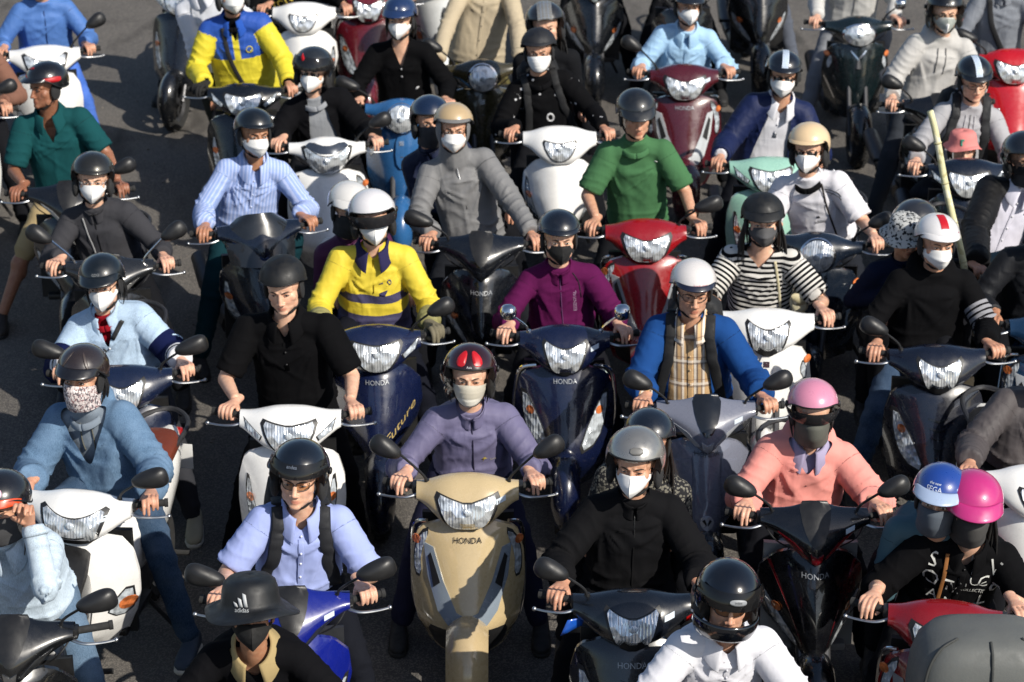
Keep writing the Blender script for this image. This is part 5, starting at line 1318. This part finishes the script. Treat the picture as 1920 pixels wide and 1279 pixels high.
rider('person in a charcoal zip jacket with a metallic grey open helmet and white mask', M, (174, 322), dy=.55, yaw=3, helmet=H_('open', '34332f', metal=.6, rough=.32, brim=(.014, .012, 60)), mask=W3, glasses=('b5b5b5', 'ffffff', .04, 1.0), sk=SK1, top=T_('jacket', '3b3b3f', collar='stand', zip=1, zipc='222224', straps=[([(-.07, .95), (-.045, .6), (-.03, .3)], .004, 'a5a5a5', 'cord')]), legs=CL('15161a'))
s, M = scooter(494, 462, 'maxi', 16, '0b1322', 'big dark navy scooter with a tall smoked windscreen', second='2a3c66', mirrors=(0, 0))
VS = ('vstripe', 'b6c3e8', '93a8d8', .021, .62)
rider('person in a pale blue striped shirt with a black half helmet and white mask', M, (476, 238), dy=.5, yaw=0, helmet=H_('half', '0b1014', brim=(.022, .012, 60), rough=.35, decals=[('text', .01, .02, .018, '8f9698', 'CHIC')]), mask=WB, sk=SK3, top=T_('shirt', VS, collar='shirt', v=(.04, .9), placket=1, button='c9d3ea', amp=.011), legs=CL('12333b'), feet='lg', levers=(3, 2))
s, M = scooter(902, 490, 'blade', 0, '0b0e14', 'black scooter with pointed nose under the grey hooded jacket', second='1a1d24', mirrors=(1, 0), mk='angular', letter='a5a8ac')
rider('person in a grey hooded jacket with a beige half helmet and white mask', M, (850, 228), dy=.6, yaw=4, helmet=H_('half', 'b39b76', rough=.35, ears=False, brim=(.016, .012, 62), brim_mat=CL('6f6f70'), decals=[('blob', 0, .0, (.008, .008), '3a352c'), ('blob', -.08, .0, (.008, .008), '3a352c'), ('blob', .08, .0, (.008, .008), '3a352c')]), mask=WB, glasses=('201814', 'ffffff', .08, 1.0), sk=SK2, top=T_('hooded_jacket', '767677', 'nylon', hoodup=1, zip=.45, zipc='b5b5b5', loose=.016, amp=.012), legs=CL('1d1f24'))
passenger('pillion person in a navy jacket and dark navy helmet behind the grey hooded jacket', M, (806, 214), top=T_('jacket', '141d38', 'nylon', collar='stand'), helmet=H_('open', '10203a'), mask=('neck', '2a2a2e'), sk=SK2, twist=-6)
s, M = scooter(1213, 462, 'lead', 0, '8d0b14', 'glossy red scooter with a large clear headlight under the green tee', second='9b9ea3', mirrors=(0, 1), mk='angular')
rider('bare-faced person in a plain green tee and black peaked half helmet', M, (1192, 203), dy=.5, pitch=3, helmet=H_('cap', '0f1216', rough=.45, brim=(.055, .038, 64), decals=[('swoosh', -.005, .028, .046, 'dcdcdc')]), sk=SK2, top=T_('t_shirt', '456f4a', 'knit', sleeve=.46, collar='crew', prints=[('poly', .12, .84, .018, 'd0d4d0', [(-.5, -.2), (.5, -.2), (.5, .2), (-.5, .2)])]), legs=CL('17181c'), squint=.55, levers=(2, 3), watch=(1, '1a1614'))
s, M = scooter(1532, 484, 'vespa', -14, '141d2a', 'dark blue rounded scooter with a round headlight under the white ringer tee', second='9fa6ad', mirrors=(0, 1), mk='drop')
RG = ('bands', 'd9d8de', [('z', 9, 10, '0c0c0e', 0)])
rider('person in a white ringer tee with black collar, cream helmet and sunglasses', M, (1517, 266), dy=.5, yaw=-4, helmet=H_('open', 'd8bd96', rough=.35, brim=(.02, .012, 64)), mask=W3, glasses=('0a0a0b', '050505', .93, 1.2), hair='tail', hairc='2c1c12', sk=SK1,
      top=T_('t_shirt', 'dedde3', sleeve=.5, collar='crew', collar_mat=CL('0d0d0f'), prints=[('text', .035, .45, .028, '202022', 'adidas'), ('poly', .03, .52, .022, '202022', [(-.5, -.2), (-.2, .6), (0, 0), (.2, .6), (.5, -.2)]), ('line', .10, .86, .1, '151517', [(0, .1), (.7, -.02), (.95, -.25)]), ('line', .10, .82, .1, '151517', [(0, .1), (.7, -.02), (.95, -.25)])], straps=[([(.085, .96), (.095, .6), (.11, .2)], .006, '2a2420', 'bag_strap')]), legs=CL('22252c'))
s, M = scooter(1915, 520, 'blade', 8, '0d1a20', 'dark teal scooter at the right edge below the pole', second='c9c9c6', mirrors=(0, 0))
rider('person in an open black track jacket and white shirt at the right edge', M, (1920, 285), dy=.6, helmet=H_('jet', '0d1118', visor=(.04, -.06, 'c8ccd0', .15, 74, .015)), mask=('neck', '2b2c30'), sk=SK2, top=T_('track_jacket', '0b0b0d', 'nylon', open=(.085, .18), collar=None, loose=.018), under=T_('shirt', 'd5d3e0', collar='shirt', placket=1), hands=[dict(handpx(1834, 512, 1.02, M.inverted(), -1), w=(.02, .10, .03)), None], legs=CL('0f1013'), twist=-8)
POLE_M = M

# ================================================================ fourth row
s, M = scooter(228, 742, 'vision', 4, '101a33', 'navy scooter squeezed behind the brown helmet', second='c5cad0', mirrors=(1, 1), mk='angular')
DN = ('denim', '94a8bc')
DNB = ('bands', DN, [('arm', .34, .80, '121a40', 'arm'), ('arm', .80, 9, 'd8d8dc', 'arm'), ('arm', .84, .87, '101012', 'arm'), ('arm', .90, .93, '101012', 'arm')])
rider('person in a light denim jacket with navy sleeves and black peaked helmet', M, (191, 516), dy=.58, helmet=H_('cap', '0b1114', rough=.35, brim=(.052, .034, 66), decals=[('text', .0, .045, .020, '8d8f90', 'GDO')]), mask=W3, glasses=('3a3230', 'ffffff', .04, 1.0), sk=SK1, hair='side', pitch=-4, top=T_('denim_jacket', DNB, collar='shirt', v=(.045, .5), placket=2, fat=1.1, straps=[([(.10, .95), (.03, .75), (-.05, .55)], .012, '121316', 'bag_strap')]), under=T_('t_shirt', '8c1420', collar='crew'), legs=CL('34353a'), feet=((-.2, .3, .3), (.30, .20, .095)), shoes='b3aa92')
s, M = scooter(541, 820, 'white', 0, 'ecebe8', 'white scooter with twin orange signals under the black polo', second='6a7f9e', mirrors=(0, 0))
rider('young person in a black polo and matte black half helmet, bare face looking down', M, (530, 522), dy=.52, pitch=5, yaw=-6, roll=-4, fat=1.08, sw=1.22, helmet=H_('half', '0c0d0f', rough=.55, coat=.0, rim='08080a'), hair='fringe', sk=SK1, top=T_('polo_shirt', '0a0a0c', 'knit', sleeve=.46, collar='polo', v=(.05, .84), placket=2, button='1c1c1e'), legs=CL('08080a'), feet=((-.36, .30, .095), (.30, .4, .095)), levers=(0, 0), squint=.45)
s, M = scooter(706, 668, 'future', 4, '0f1838', 'navy blue scooter with clear headlight and gold script under the yellow jacket', second='8b8fa0', mirrors=(0, 1), mk='drop', fender='0c1226', letter='a5a8ac')
YN = ('bands', 'dac33e', [('z', .235, .285, '44415f', 'torso'), ('z', -.2, .165, '44415f', 'torso'), ('arm', .84, 9, '8f8a5a', 'arm')])
rider('person in a yellow work jacket with navy chest band and white visor helmet', M, (697, 396), dy=.55, yaw=2, helmet=H_('open', 'd6d4d6', rough=.22, k=1.03, visor=(.055, -.015, '0a0a0a', .93, 70, .012)), mask=W3, sk=SK1, fat=1.08, sw=1.06, gloves=(None, '6d6652'),
      top=T_('work_jacket', YN, 'nylon', collar='polo', collar_mat=CL('2c2a4c'), v=(.03, .9), zip=.6, zipc='b89f20', amp=.011, loose=.014, prints=[('poly', .055, .62, .05, '3a3660', [(-.5, -.5), (.1, -.55), (.35, -.2), (.45, .05), (.05, -.2), (-.5, -.15)]), ('poly', .04, .70, .03, '3a3660', [(-.5, -.2), (.4, -.1), (.3, .3), (-.1, .1)]), ('ring', .085, .715, .009, '3a3660', 1.)]), legs=CL('14161f'), feet='rg')
passenger('pillion person in a plum jacket and white peaked helmet behind the yellow work jacket', M, (655, 378), top=T_('jacket', '4a1c40', 'nylon', collar='stand'), helmet=H_('cap', 'cfcdca', brim=BR), sk=SK2, twist=6, mask=('neck', '1a1a1e'))
s, M = scooter(1060, 668, 'navy', 0, '0c1430', 'navy scooter with chrome edge rails under the magenta jacket', second='b5bcc2', mirrors=(1, 1), mk='round', stalk='c', letter='a5a8ac', sticker=1)
rider('person in a plum magenta zip jacket with a dark navy half helmet and black mask', M, (1048, 432), dy=.57, helmet=H_('half', '0b101a', brim=(.022, .016, 66), rough=.3), mask=('3d', '0b0b0c'), sk=SK1, top=T_('jacket', '561545', collar='stand', zip=1, zipc='7a4a78', amp=.010, prints=[('text', .075, .58, .026, 'a58aa5', 'ESSENTIAL', 90), ('line', .10, .85, .1, '0e0e10', [(-.3, .5), (0, 0), (.1, -.9)])]), legs=CL('16171c'))
s, M = scooter(1440, 632, 'white4', -4, 'ecebe8', 'white scooter with wide front under the striped tee', second='aeb8c2', mirrors=(0, 0))
HS = ('hstripe', '111114', 'cfccc6', .026, .5)
rider('person in a black and white striped tee with black peaked helmet and grey mask', M, (1430, 400), dy=.55, helmet=H_('cap', '0e1013', rough=.55, coat=.0, brim=(.05, .036, 68), decals=[('swoosh', .055, .01, .03, 'c5c5c5')]), mask=('boat', '4a4a4c'), sk=SK1, hair='locks', top=T_('t_shirt', HS, 'knit', sleeve=.5, v=(.075, .80), collar=None, straps=[([(.085, .93), (.105, .6), (.12, .22)], .0075, 'd8cda8', 'bag_strap')]), legs=CL('1a1c22'), levers=(2, 3))
hb = root('handbag', 'small cream leather handbag hanging beside the striped tee', 'handbag', M @ Matrix.Translation((.19, .50, .93)))
hm = paint('d8cfae', .5); a = np.arange(20) * 2 * np.pi / 20
obj('bag_body', mesh('b', *loft([np.stack([np.cos(a) ** 1 * .055 * k_, np.full(20, y_), np.sin(a) * .065 * k_ - .02], 1) for k_, y_ in ((.6, -.035), (.95, -.028), (1, 0), (.95, .028), (.6, .035))])), hm, hb)
obj('bag_flap', mesh('f', *patch(chaikin([(-.05, .045), (.05, .045), (.048, .0), (.0, -.03), (-.048, .0)], 2), lambda u, v: (u, -.042, v), (0, .012, 0), 1)), paint('cfc39c', .5), hb)
obj('bag_ring', mesh('r', *tube(smoothpath([(-.04, 0, .04), (-.02, 0, .085), (.02, 0, .085), (.04, 0, .04)], 4), .004, 6)), CHR(), hb)
s, M = scooter(1764, 702, 'vision', 0, '0a0f1e', 'black navy scooter with ribbed shield at the right', second='2c3444', mirrors=(1, 0), mk='drop', interior='3d372c')
A4 = ('bands', '0b0b0d', [('arm', .30 + .055 * i, .335 + .055 * i, '8f8f94', 1) for i in range(4)])
rider('person in a black hoodie with white arm bars, white helmet with red stripe', M, (1757, 440), dy=.58, helmet=H_('half', 'd8d6d6', rough=.25, brim=(.028, .024, 70), stripe=('b80f1c', .022, 'short'), decals=[('text', 0, .012, .026, 'a83050', 'Cuba'), ('blob', .10, .03, (.014, .016), 'a05070')]), mask=WB, sk=SK2, fat=1.14, sw=1.08, roll=3, top=T_('hoodie', A4, collar='hood', loose=.018, amp=.011), legs=CL(('denim', '20364f')), feet=((-.36, .30, .095), (.34, .40, .095)), levers=(3, 0))
passenger('pillion person in a dark grey visor helmet behind the red striped helmet', M, (1716, 415), top=T_('jacket', '17181c', collar='stand'), helmet=H_('jet', '26272b', rough=.35, visor=(.10, .03, '444444', .5, 74, .008)), sk=SK2, twist=8)
SPOT = ('fleck', 'b5b5b2', '2a2c30', (40., 40., 40.), .32)
bk = dict(type='bucket', k=.95, mat=CL(('camo', 'b9bab8', ('2c2f34',), 60.)), decals=[])
def pseat(label, M_, px, y, k, hat, topd, **kw):
    Mi = M_.inverted(); o = Mi @ Vector((0, 0, CAM_H)); d = Mi.to_3x3() @ ray(*px); q = (y - o.y) / d.y; Hl = o + d * q
    p = make_pose(tuple(Hl - Vector((0, .0, .04))), (Hl.x * .8, y + .06, Hl.z - .52), [dict(p=(Hl.x - .1, y - .14, Hl.z - .40)), dict(p=(Hl.x + .12, y - .14, Hl.z - .4))], k, 1.0, 0, np.array([(Hl.x - .12, y - .2, Hl.z - .9), (Hl.x + .12, y - .2, Hl.z - .9)]), 12, 6, 0)
    return person(label, M_, p, helmet=hat, top=topd, vox=.0125, **kw)
pseat('child in a speckled grey sun hat squeezed behind the black hoodie', M, (1698, 432), .80, .85, bk, T_('jacket', '141b30', collar='stand'), sk=SK3)
s, M = scooter(1985, 645, 'lead', 0, '16324f', 'blue scooter cut by the right edge', second='c5cad0', mirrors=(0, 0))
rider('person at the right edge on the blue scooter', M, None, top=T_('jacket', '14161b', 'nylon', collar='stand'), helmet=H_('half', '1d1f24'), sk=SK3, vox=.013)

# ================================================================ fifth row
s, M = scooter(132, 985, 'whitelamp', -10, 'ecebe8', 'tall white scooter with amber corner signal under the denim hood', second='8d99a8', mirrors=(0, 1), mk='angular', seat='6a2c18', letter='2a2a2c', sticker=1)
DH = ('denim', '4c6680')
rider('person in a dark denim jacket with grey hood, brown helmet and floral mask', M, (156, 690), dy=.55, yaw=-4, helmet=H_('cap', '2a2220', rough=.3, brim=(.045, .036, 64), brim_col='141214', decals=[('wing', -.035, .07, .05, '3d3432', [(-.7, -.8), (-.3, -.8), (.2, .9), (-.1, .9)]), ('wing', .06, .07, .05, '3d3432', [(.1, -.8), (.5, -.8), (0, .9), (-.3, .9)])]), mask=('neck', 'c5b8b4', CL(('camo', 'cfc2bf', ('8f6f70', 'e6dedb', '6a6468'), 70.))), sk=SK2, hair='side',
      top=T_('denim_jacket', DH, open=(.125, -.10), collar='hood', span=112, amp=.012, loose=.02, fat=1.1), under=T_('hoodie', '7d8894', collar='crew', strings='5f5d52', prints=[]), legs=CL(('denim', '22384f')), feet=((-.2, .25, .36), (.36, .42, .095)), shoes='3a4656')
SC27 = M
s, M = scooter(18, 1238, 'blade', 0, '101113', 'black scooter in the lower left corner with an empty grip', mirrors=(0, 1), mk='angular')
Mi = M.inverted(); LD = ('denim', 'a2b0bc')
rider('person in a pale denim shirt raising a hand to the face, black and orange helmet', M, (3, 932), dy=.52, yaw=-14, helmet=H_('half', '131316', decals=[('blob', .05, .06, (.026, .034), 'd8a8b8')], rim='101012', brim=(.02, .03, 70), brim_col='d0481c', k=1.05), hair='locks', hairc='2a1710', sk=SK2, mask=('neck', '3a3a3c'), top=T_('denim_shirt', LD, collar='shirt', amp=.011, loose=.0), legs=CL(('denim', '4a5f74')), hands=[None, dict(p=(.02, .33, 1.40), R=Matrix.Rotation(R(-60), 3, 'X'), w=(.02, .060, -.085), pole=(.25, -.6, -1.))])
s, M = scooter(876, 957, 'lead', 0, 'bea981', 'champagne gold scooter with full front shield in the middle foreground', second='8d99a6', mirrors=(1, 1), mk='high', letter='2a241c', fender='b5a07a', sticker=1)
rider('person in a dusty violet jacket with a black and red beetle-striped helmet', M, (881, 690), dy=.55, helmet=H_('jet', '2a0c0e', rough=.2, k=.98, visor=(.03, -.07, 'f2f0ec', .03, 76, .016), decals=[('wing', -.042, .088, .052, 'b81420', [(-.55, -.75), (.25, -.8), (.5, -.2), (.5, .8), (-.1, .9), (-.7, .1)]), ('wing', .042, .088, .052, 'b81420', [(.55, -.75), (-.25, -.8), (-.5, -.2), (-.5, .8), (.1, .9), (.7, .1)]), ('text', 0, .046, .016, 'c5c5c5', 'Asia')]), mask=('flat', 'dcd8cc'), hair='side', sk=SK1, squint=.5, gloves=None,
      top=T_('jacket', '6a6684', 'nylon', collar='stand', zip=1, zipc='3a364e', amp=.011, loose=.014, prints=[('poly', .055, .40, .03, 'b5a048', [(-.4, -.5), (0, 0), (.5, .1), (.1, .3), (.2, .7), (-.05, .25), (-.5, .2), (-.1, 0)]), ('text', .10, .385, .018, 'a8a098', 'lucas')]), legs=CL('25263a'))
s, M = scooter(1327, 808, 'silver', 0, '6f7280', 'silver grey scooter with black dash panel and round badge', second='b5b8be', mirrors=(1, 1), mk='drop', fender='1a1b1f', letter='3a3c42', sticker=1)
PL = ('plaid', 'cdaa7e')
rider('frowning person with glasses in a blue cardigan over beige plaid shirt', M, (1300, 528), dy=.56, pitch=1, yaw=4, helmet=H_('half', 'd0ccca', rough=.25, brim=(.024, .016, 66), brim_col='15172a', decals=[('text', .02, .035, .016, 'b85a68', 'honda sport')]), glasses=('15100f', 'ffffff', .05, 1.12), hair='fringe long', sk=SK2, pack='101114', squint=.6,
      top=T_('cardigan', '1c4580', 'knit', open=(.078, .13), collar=None, straps=STRAPS_PACK('121316', .029)), under=T_('plaid_shirt', PL, collar='shirt', v=(.05, .86), placket=1, button='b89f7c'), legs=CL('1d2028'), levers=(2, 0))
s, M = scooter(1532, 1016, 'blade_stripe', 0, '0b0c10', 'black scooter with thin red decal stripes under the salmon jacket', second='7a0f1c', mirrors=(1, 1), mk='drop', interior='9b9a98', letter='a5a8ac', sticker=1)
rider('person in a salmon zip jacket with a pink helmet and dark visor', M, (1524, 756), dy=.58, helmet=H_('half', 'cf86a0', rough=.3, visor=(.048, -.012, '0c0c0d', .88, 72, .012)), mask=('neck', '55564f'), sk=SK1, hair='side', top=T_('jacket', 'e8988e', 'cotton', collar='hood', span=125, v=(.085, .70), zip=.55, zipc='3a2028', amp=.010), under=T_('shirt', 'a098b4', collar='shirt', v=(.03, .92)), legs=CL('17181d'))
s, M = scooter(1955, 940, 'white2', 0, 'ecebe8', 'white and green scooter cut by the right edge', second='c5c5c5', mirrors=(0, 0), fender='0e3a20')
rider('person in a brown grey rain jacket at the right edge', M, (1968, 668), dy=.62, top=T_('rain_jacket', '4d4849', 'nylon', collar='stand', loose=.022, amp=.012, fat=1.15), helmet=H_('half', '202226'), mask=W3, sk=SK2, sw=1.1)

# ================================================================ front row
s, M = scooter(548, 1182, 'blade', 4, '101c78', 'blue and dark grey scooter behind the black sun hat', second='2f3340', mirrors=(1, 1), mk='angular', interior='26282c', sticker=1)
rider('person in a short-sleeved light blue shirt with glasses and a dark visor helmet', M, (562, 876), dy=.54, yaw=-10, pitch=-4, helmet=H_('jet', '0d131c', rough=.2, k=1.0, visor=(.115, .05, '3a3f48', .5, 76, .008), doff=.016, decals=[('text', -.01, .06, .020, '6d7686', 'andes')]), glasses=('2a2420', 'e8dcc8', .12, 1.1), sk=SK1, pack='101216', squint=.5,
      top=T_('shirt', '9facde', sleeve=.5, collar='shirt', v=(.055, .84), placket=1, button='dfe3f2', straps=STRAPS_PACK('12141a', .031)), legs=CL('16181f'), levers=(3, 0), fat=1.04)
s, M = scooter(1187, 1178, 'vision', 0, '0b0f16', 'black scooter with shield headlight under the black jacket and silver helmet', second='39404c', mirrors=(1, 0), mk='drop', letter='a5a8ac', sticker=1)
rider('person in a black zip jacket with a silver open helmet and white mask', M, (1192, 852), dy=.56, helmet=H_('jet', '9c9a96', metal=.65, rough=.3, decals=[('blob', .02, .075, (.07, .035), '6b6a68', 1), ('text', 0, .03, .016, '706f6c', 'HONDA')]), mask=W3, hair='fringe long', sk=SK2, pitch=-3, squint=.6, fat=1.06, top=T_('jacket', '121214', collar='stand', zip=1, zipc='1c1c1e', amp=.012, loose=.016), legs=CL('0c0d10'), levers=(2, 0))
blu = root('brake_tag', 'blue plastic tag tied under the brake lever beside the black jacket', 'tag', M @ Matrix.Translation((-.255, .0, .92)))
obj('tag_sheet', mesh('t', *patch([(-.05, -.05), (.045, -.02), (.05, .015), (-.02, .02)], lambda u, v: (u, .02 * math.sin(u * 30), v), (0, .004, 0), 2)), paint('1450b0', .4), blu)
passenger('pillion person in a speckled grey coat and dark helmet behind the silver helmet', M, (1218, 812), top=T_('coat', ('fleck', '2a2a2c', '77746a', (70., 70., 70.), .45), collar='stand', fat=1.05), helmet=H_('half', '101620'), hair='locks', hairc='17100d', sk=SK2, twist=-8)
s, M = scooter(1772, 1205, 'lead', -8, '7c0c12', 'red scooter partly hidden by the grey delivery box', second='9a9a9a', mirrors=(0, 0))
LT = [('text', -.13, .60, .10, 'c9c9c4', 'O'), ('text', -.05, .58, .08, 'c9c9c4', 'T'), ('text', -.01, .80, .10, 'c9c9c4', 'I'), ('text', .095, .70, .075, 'c9c9c4', 'C'), ('text', .135, .86, .09, 'c9c9c4', 'V'), ('text', .16, .60, .12, 'c9c9c4', '6'), ('text', .06, .56, .022, 'c9c9c4', 'COLLECTIF'), ('text', -.02, .56, .08, 'c9c9c4', 'V'), ('line', 0, 0, 1., 'c9c9c4', [(.03, .38), (.025, .22)]), ('line', 0, 0, 1., 'c9c9c4', [(.045, .36), (.04, .24), (.11, .245)]), ('text', -.10, .38, .07, 'c9c9c4', 'A'), ('text', .12, .36, .09, 'c9c9c4', 'L'), ('text', -.02, .3, .08, 'c9c9c4', 'N'), ('text', -.14, .84, .09, 'c9c9c4', 'S')]
rider('person in a black shirt with scattered white letters and a magenta peaked helmet', M, (1824, 936), dy=.55, yaw=6, pitch=-1, helmet=H_('cap', 'b82c74', rough=.35, k=1.09, brim=(.055, .046, 70)), mask=('neck', '3c3b3a'), hair='locks', sk=SK1, fat=1.12, sw=1.06,
      top=T_('shirt', '0b0b0d', sleeve=.52, collar='shirt', v=(.06, .82), placket=1, button='1a1a1c', prints=LT, straps=[([(-.085, .95), (-.075, .6), (-.07, .15)], .009, '8d5a2a', 'bag_strap')]), legs=CL('15161a'), levers=(3, 2))
passenger('pillion person in a blue and white peaked helmet behind the magenta helmet', M, (1764, 918), top=T_('jacket', '44606a', 'nylon', collar='stand'), helmet=H_('cap', '1c3f8d', brim=(.055, .036, 66), brim_col='9fb0cc', decals=[('text', -.02, .04, .032, 'd5dbe8', 'SEGA'), ('text', -.02, .066, .018, 'd5dbe8', 'the new')]), sk=SK2, mask=('neck', '4a525c'), yaw=-10)
s, M = scooter(1365, 1432, 'blade', 0, '101114', 'black scooter below the frame under the white polo', mirrors=(0, 0))
rider('person in a white polo with a glossy black full-face helmet', M, (1366, 1106), dy=.54, pitch=-3, yaw=4, helmet=H_('full', '090c12', rough=.15, visor=(.105, .030, '20242a', .35, 74, .010), doff=.020, decals=[('blob', .01, .035, (.062, .022), '8d9094', 3), ('text', .01, .035, .012, '1c1e22', 'index')]), glasses=('3a302a', 'd8c8b0', .08, 1.1), sk=SK2, top=T_('polo_shirt', 'dcdce2', 'knit', sleeve=.48, collar='polo', v=(.045, .86), placket=2, button='c9c9d0'), squint=.55, legs=CL('17181c'))
s, M = scooter(462, 1432, 'vision', 0, '15171c', 'dark scooter below the frame under the black sun hat', mirrors=(0, 0))
hat = dict(type='bucket', k=1.04, mat=plain('hat_leather', rgb('121417'), .5, bs=.25), decals=[('bars', -.035, .070, .066, 'b5b8ba')], prof=[(.200, .004), (.172, .014), (.150, .022), (.128, .030), (.121, .05), (.117, .088), (.108, .118), (.085, .136), (.04, .142), (.002, .143)])
rider('person in a black wide-brimmed sun hat and black mask with tan shirt collar', M, (470, 1132), dy=.54, yaw=6, pitch=-17, helmet=hat, mask=('3d', '0a0a0b'), sk=SK3, top=T_('jacket', '0d0d10', collar='polo', collar_mat=CL('a8946a'), v=(.085, .80)), legs=CL('17181c'))

# ---------------------------------------------------------------- loose things
pole = root('pole', 'long pale bamboo pole slanting past the red striped helmet', 'pole')
a_, b_ = at_h(1744, 208, 1.92), at_h(1808, 506, 1.02)
pts = [np.array(a_) * (1 - t) + np.array(b_) * t + np.array((.004 * math.sin(t * 9), 0, .003 * math.sin(t * 14))) for t in np.linspace(-.0, 1.35, 28)]
pm = MB().add(tube(pts, [.018, .021], 12))
obj('pole_shaft', mesh('p', *pm.vf()), CL(('camo', 'd8d3a8', ('bfb88a', 'e6e2c4'), 9.)), pole)
for t in (4, 9, 14, 19, 24): obj('pole_node', mesh('n', *tube([pts[t] + (pts[t] - pts[t + 1]) * .12, pts[t], pts[t] + (pts[t + 1] - pts[t]) * .12], [.0195, .023, .0195], 12)), plain('bamboo_node', rgb('b5ae84'), .7), pole)

c = at_h(1842, 1250, 1.05)
s, M = scooter(1842, 1500, 'vision', 0, '16181d', 'dark scooter below the frame carrying the grey fabric box', mirrors=(0, 0)); s.matrix_world = Matrix.Translation((c.x, c.y - 1.12, 0))
bx = root('delivery_box', 'big rounded grey fabric box in the lower right corner', 'box', Matrix.Translation(c))
G = []
for t, w, d in ((-.235, .27, .19), (-.22, .29, .20), (-.1, .295, .205), (.02, .285, .20), (.10, .262, .185), (.155, .215, .155), (.18, .14, .11), (.187, .02, .02)):
    a = np.arange(40) * 2 * np.pi / 40; G.append(np.stack([w * sgnpow(np.cos(a), .55), d * sgnpow(np.sin(a), .55), np.full(40, t)], 1))
bmat = plain('grey_tarpaulin', rgb('5a5c5a'), .6, bs=.25, bscale=90.)
obj('box_shell', mesh('bs', *loft(G)), bmat, bx)
for j in (30, 36, 24):
    pts = np.array([g[j] for g in G[:-1]]); cen = np.array([[0, 0, q[2] - .06] for q in pts]); pts = pts + (pts - cen) / np.linalg.norm(pts - cen, axis=1)[:, None] * .002
    obj('box_seam', mesh('sm', *tube(smoothpath(pts, 5), .006, 6)), plain('seam', rgb('353736'), .8), bx)
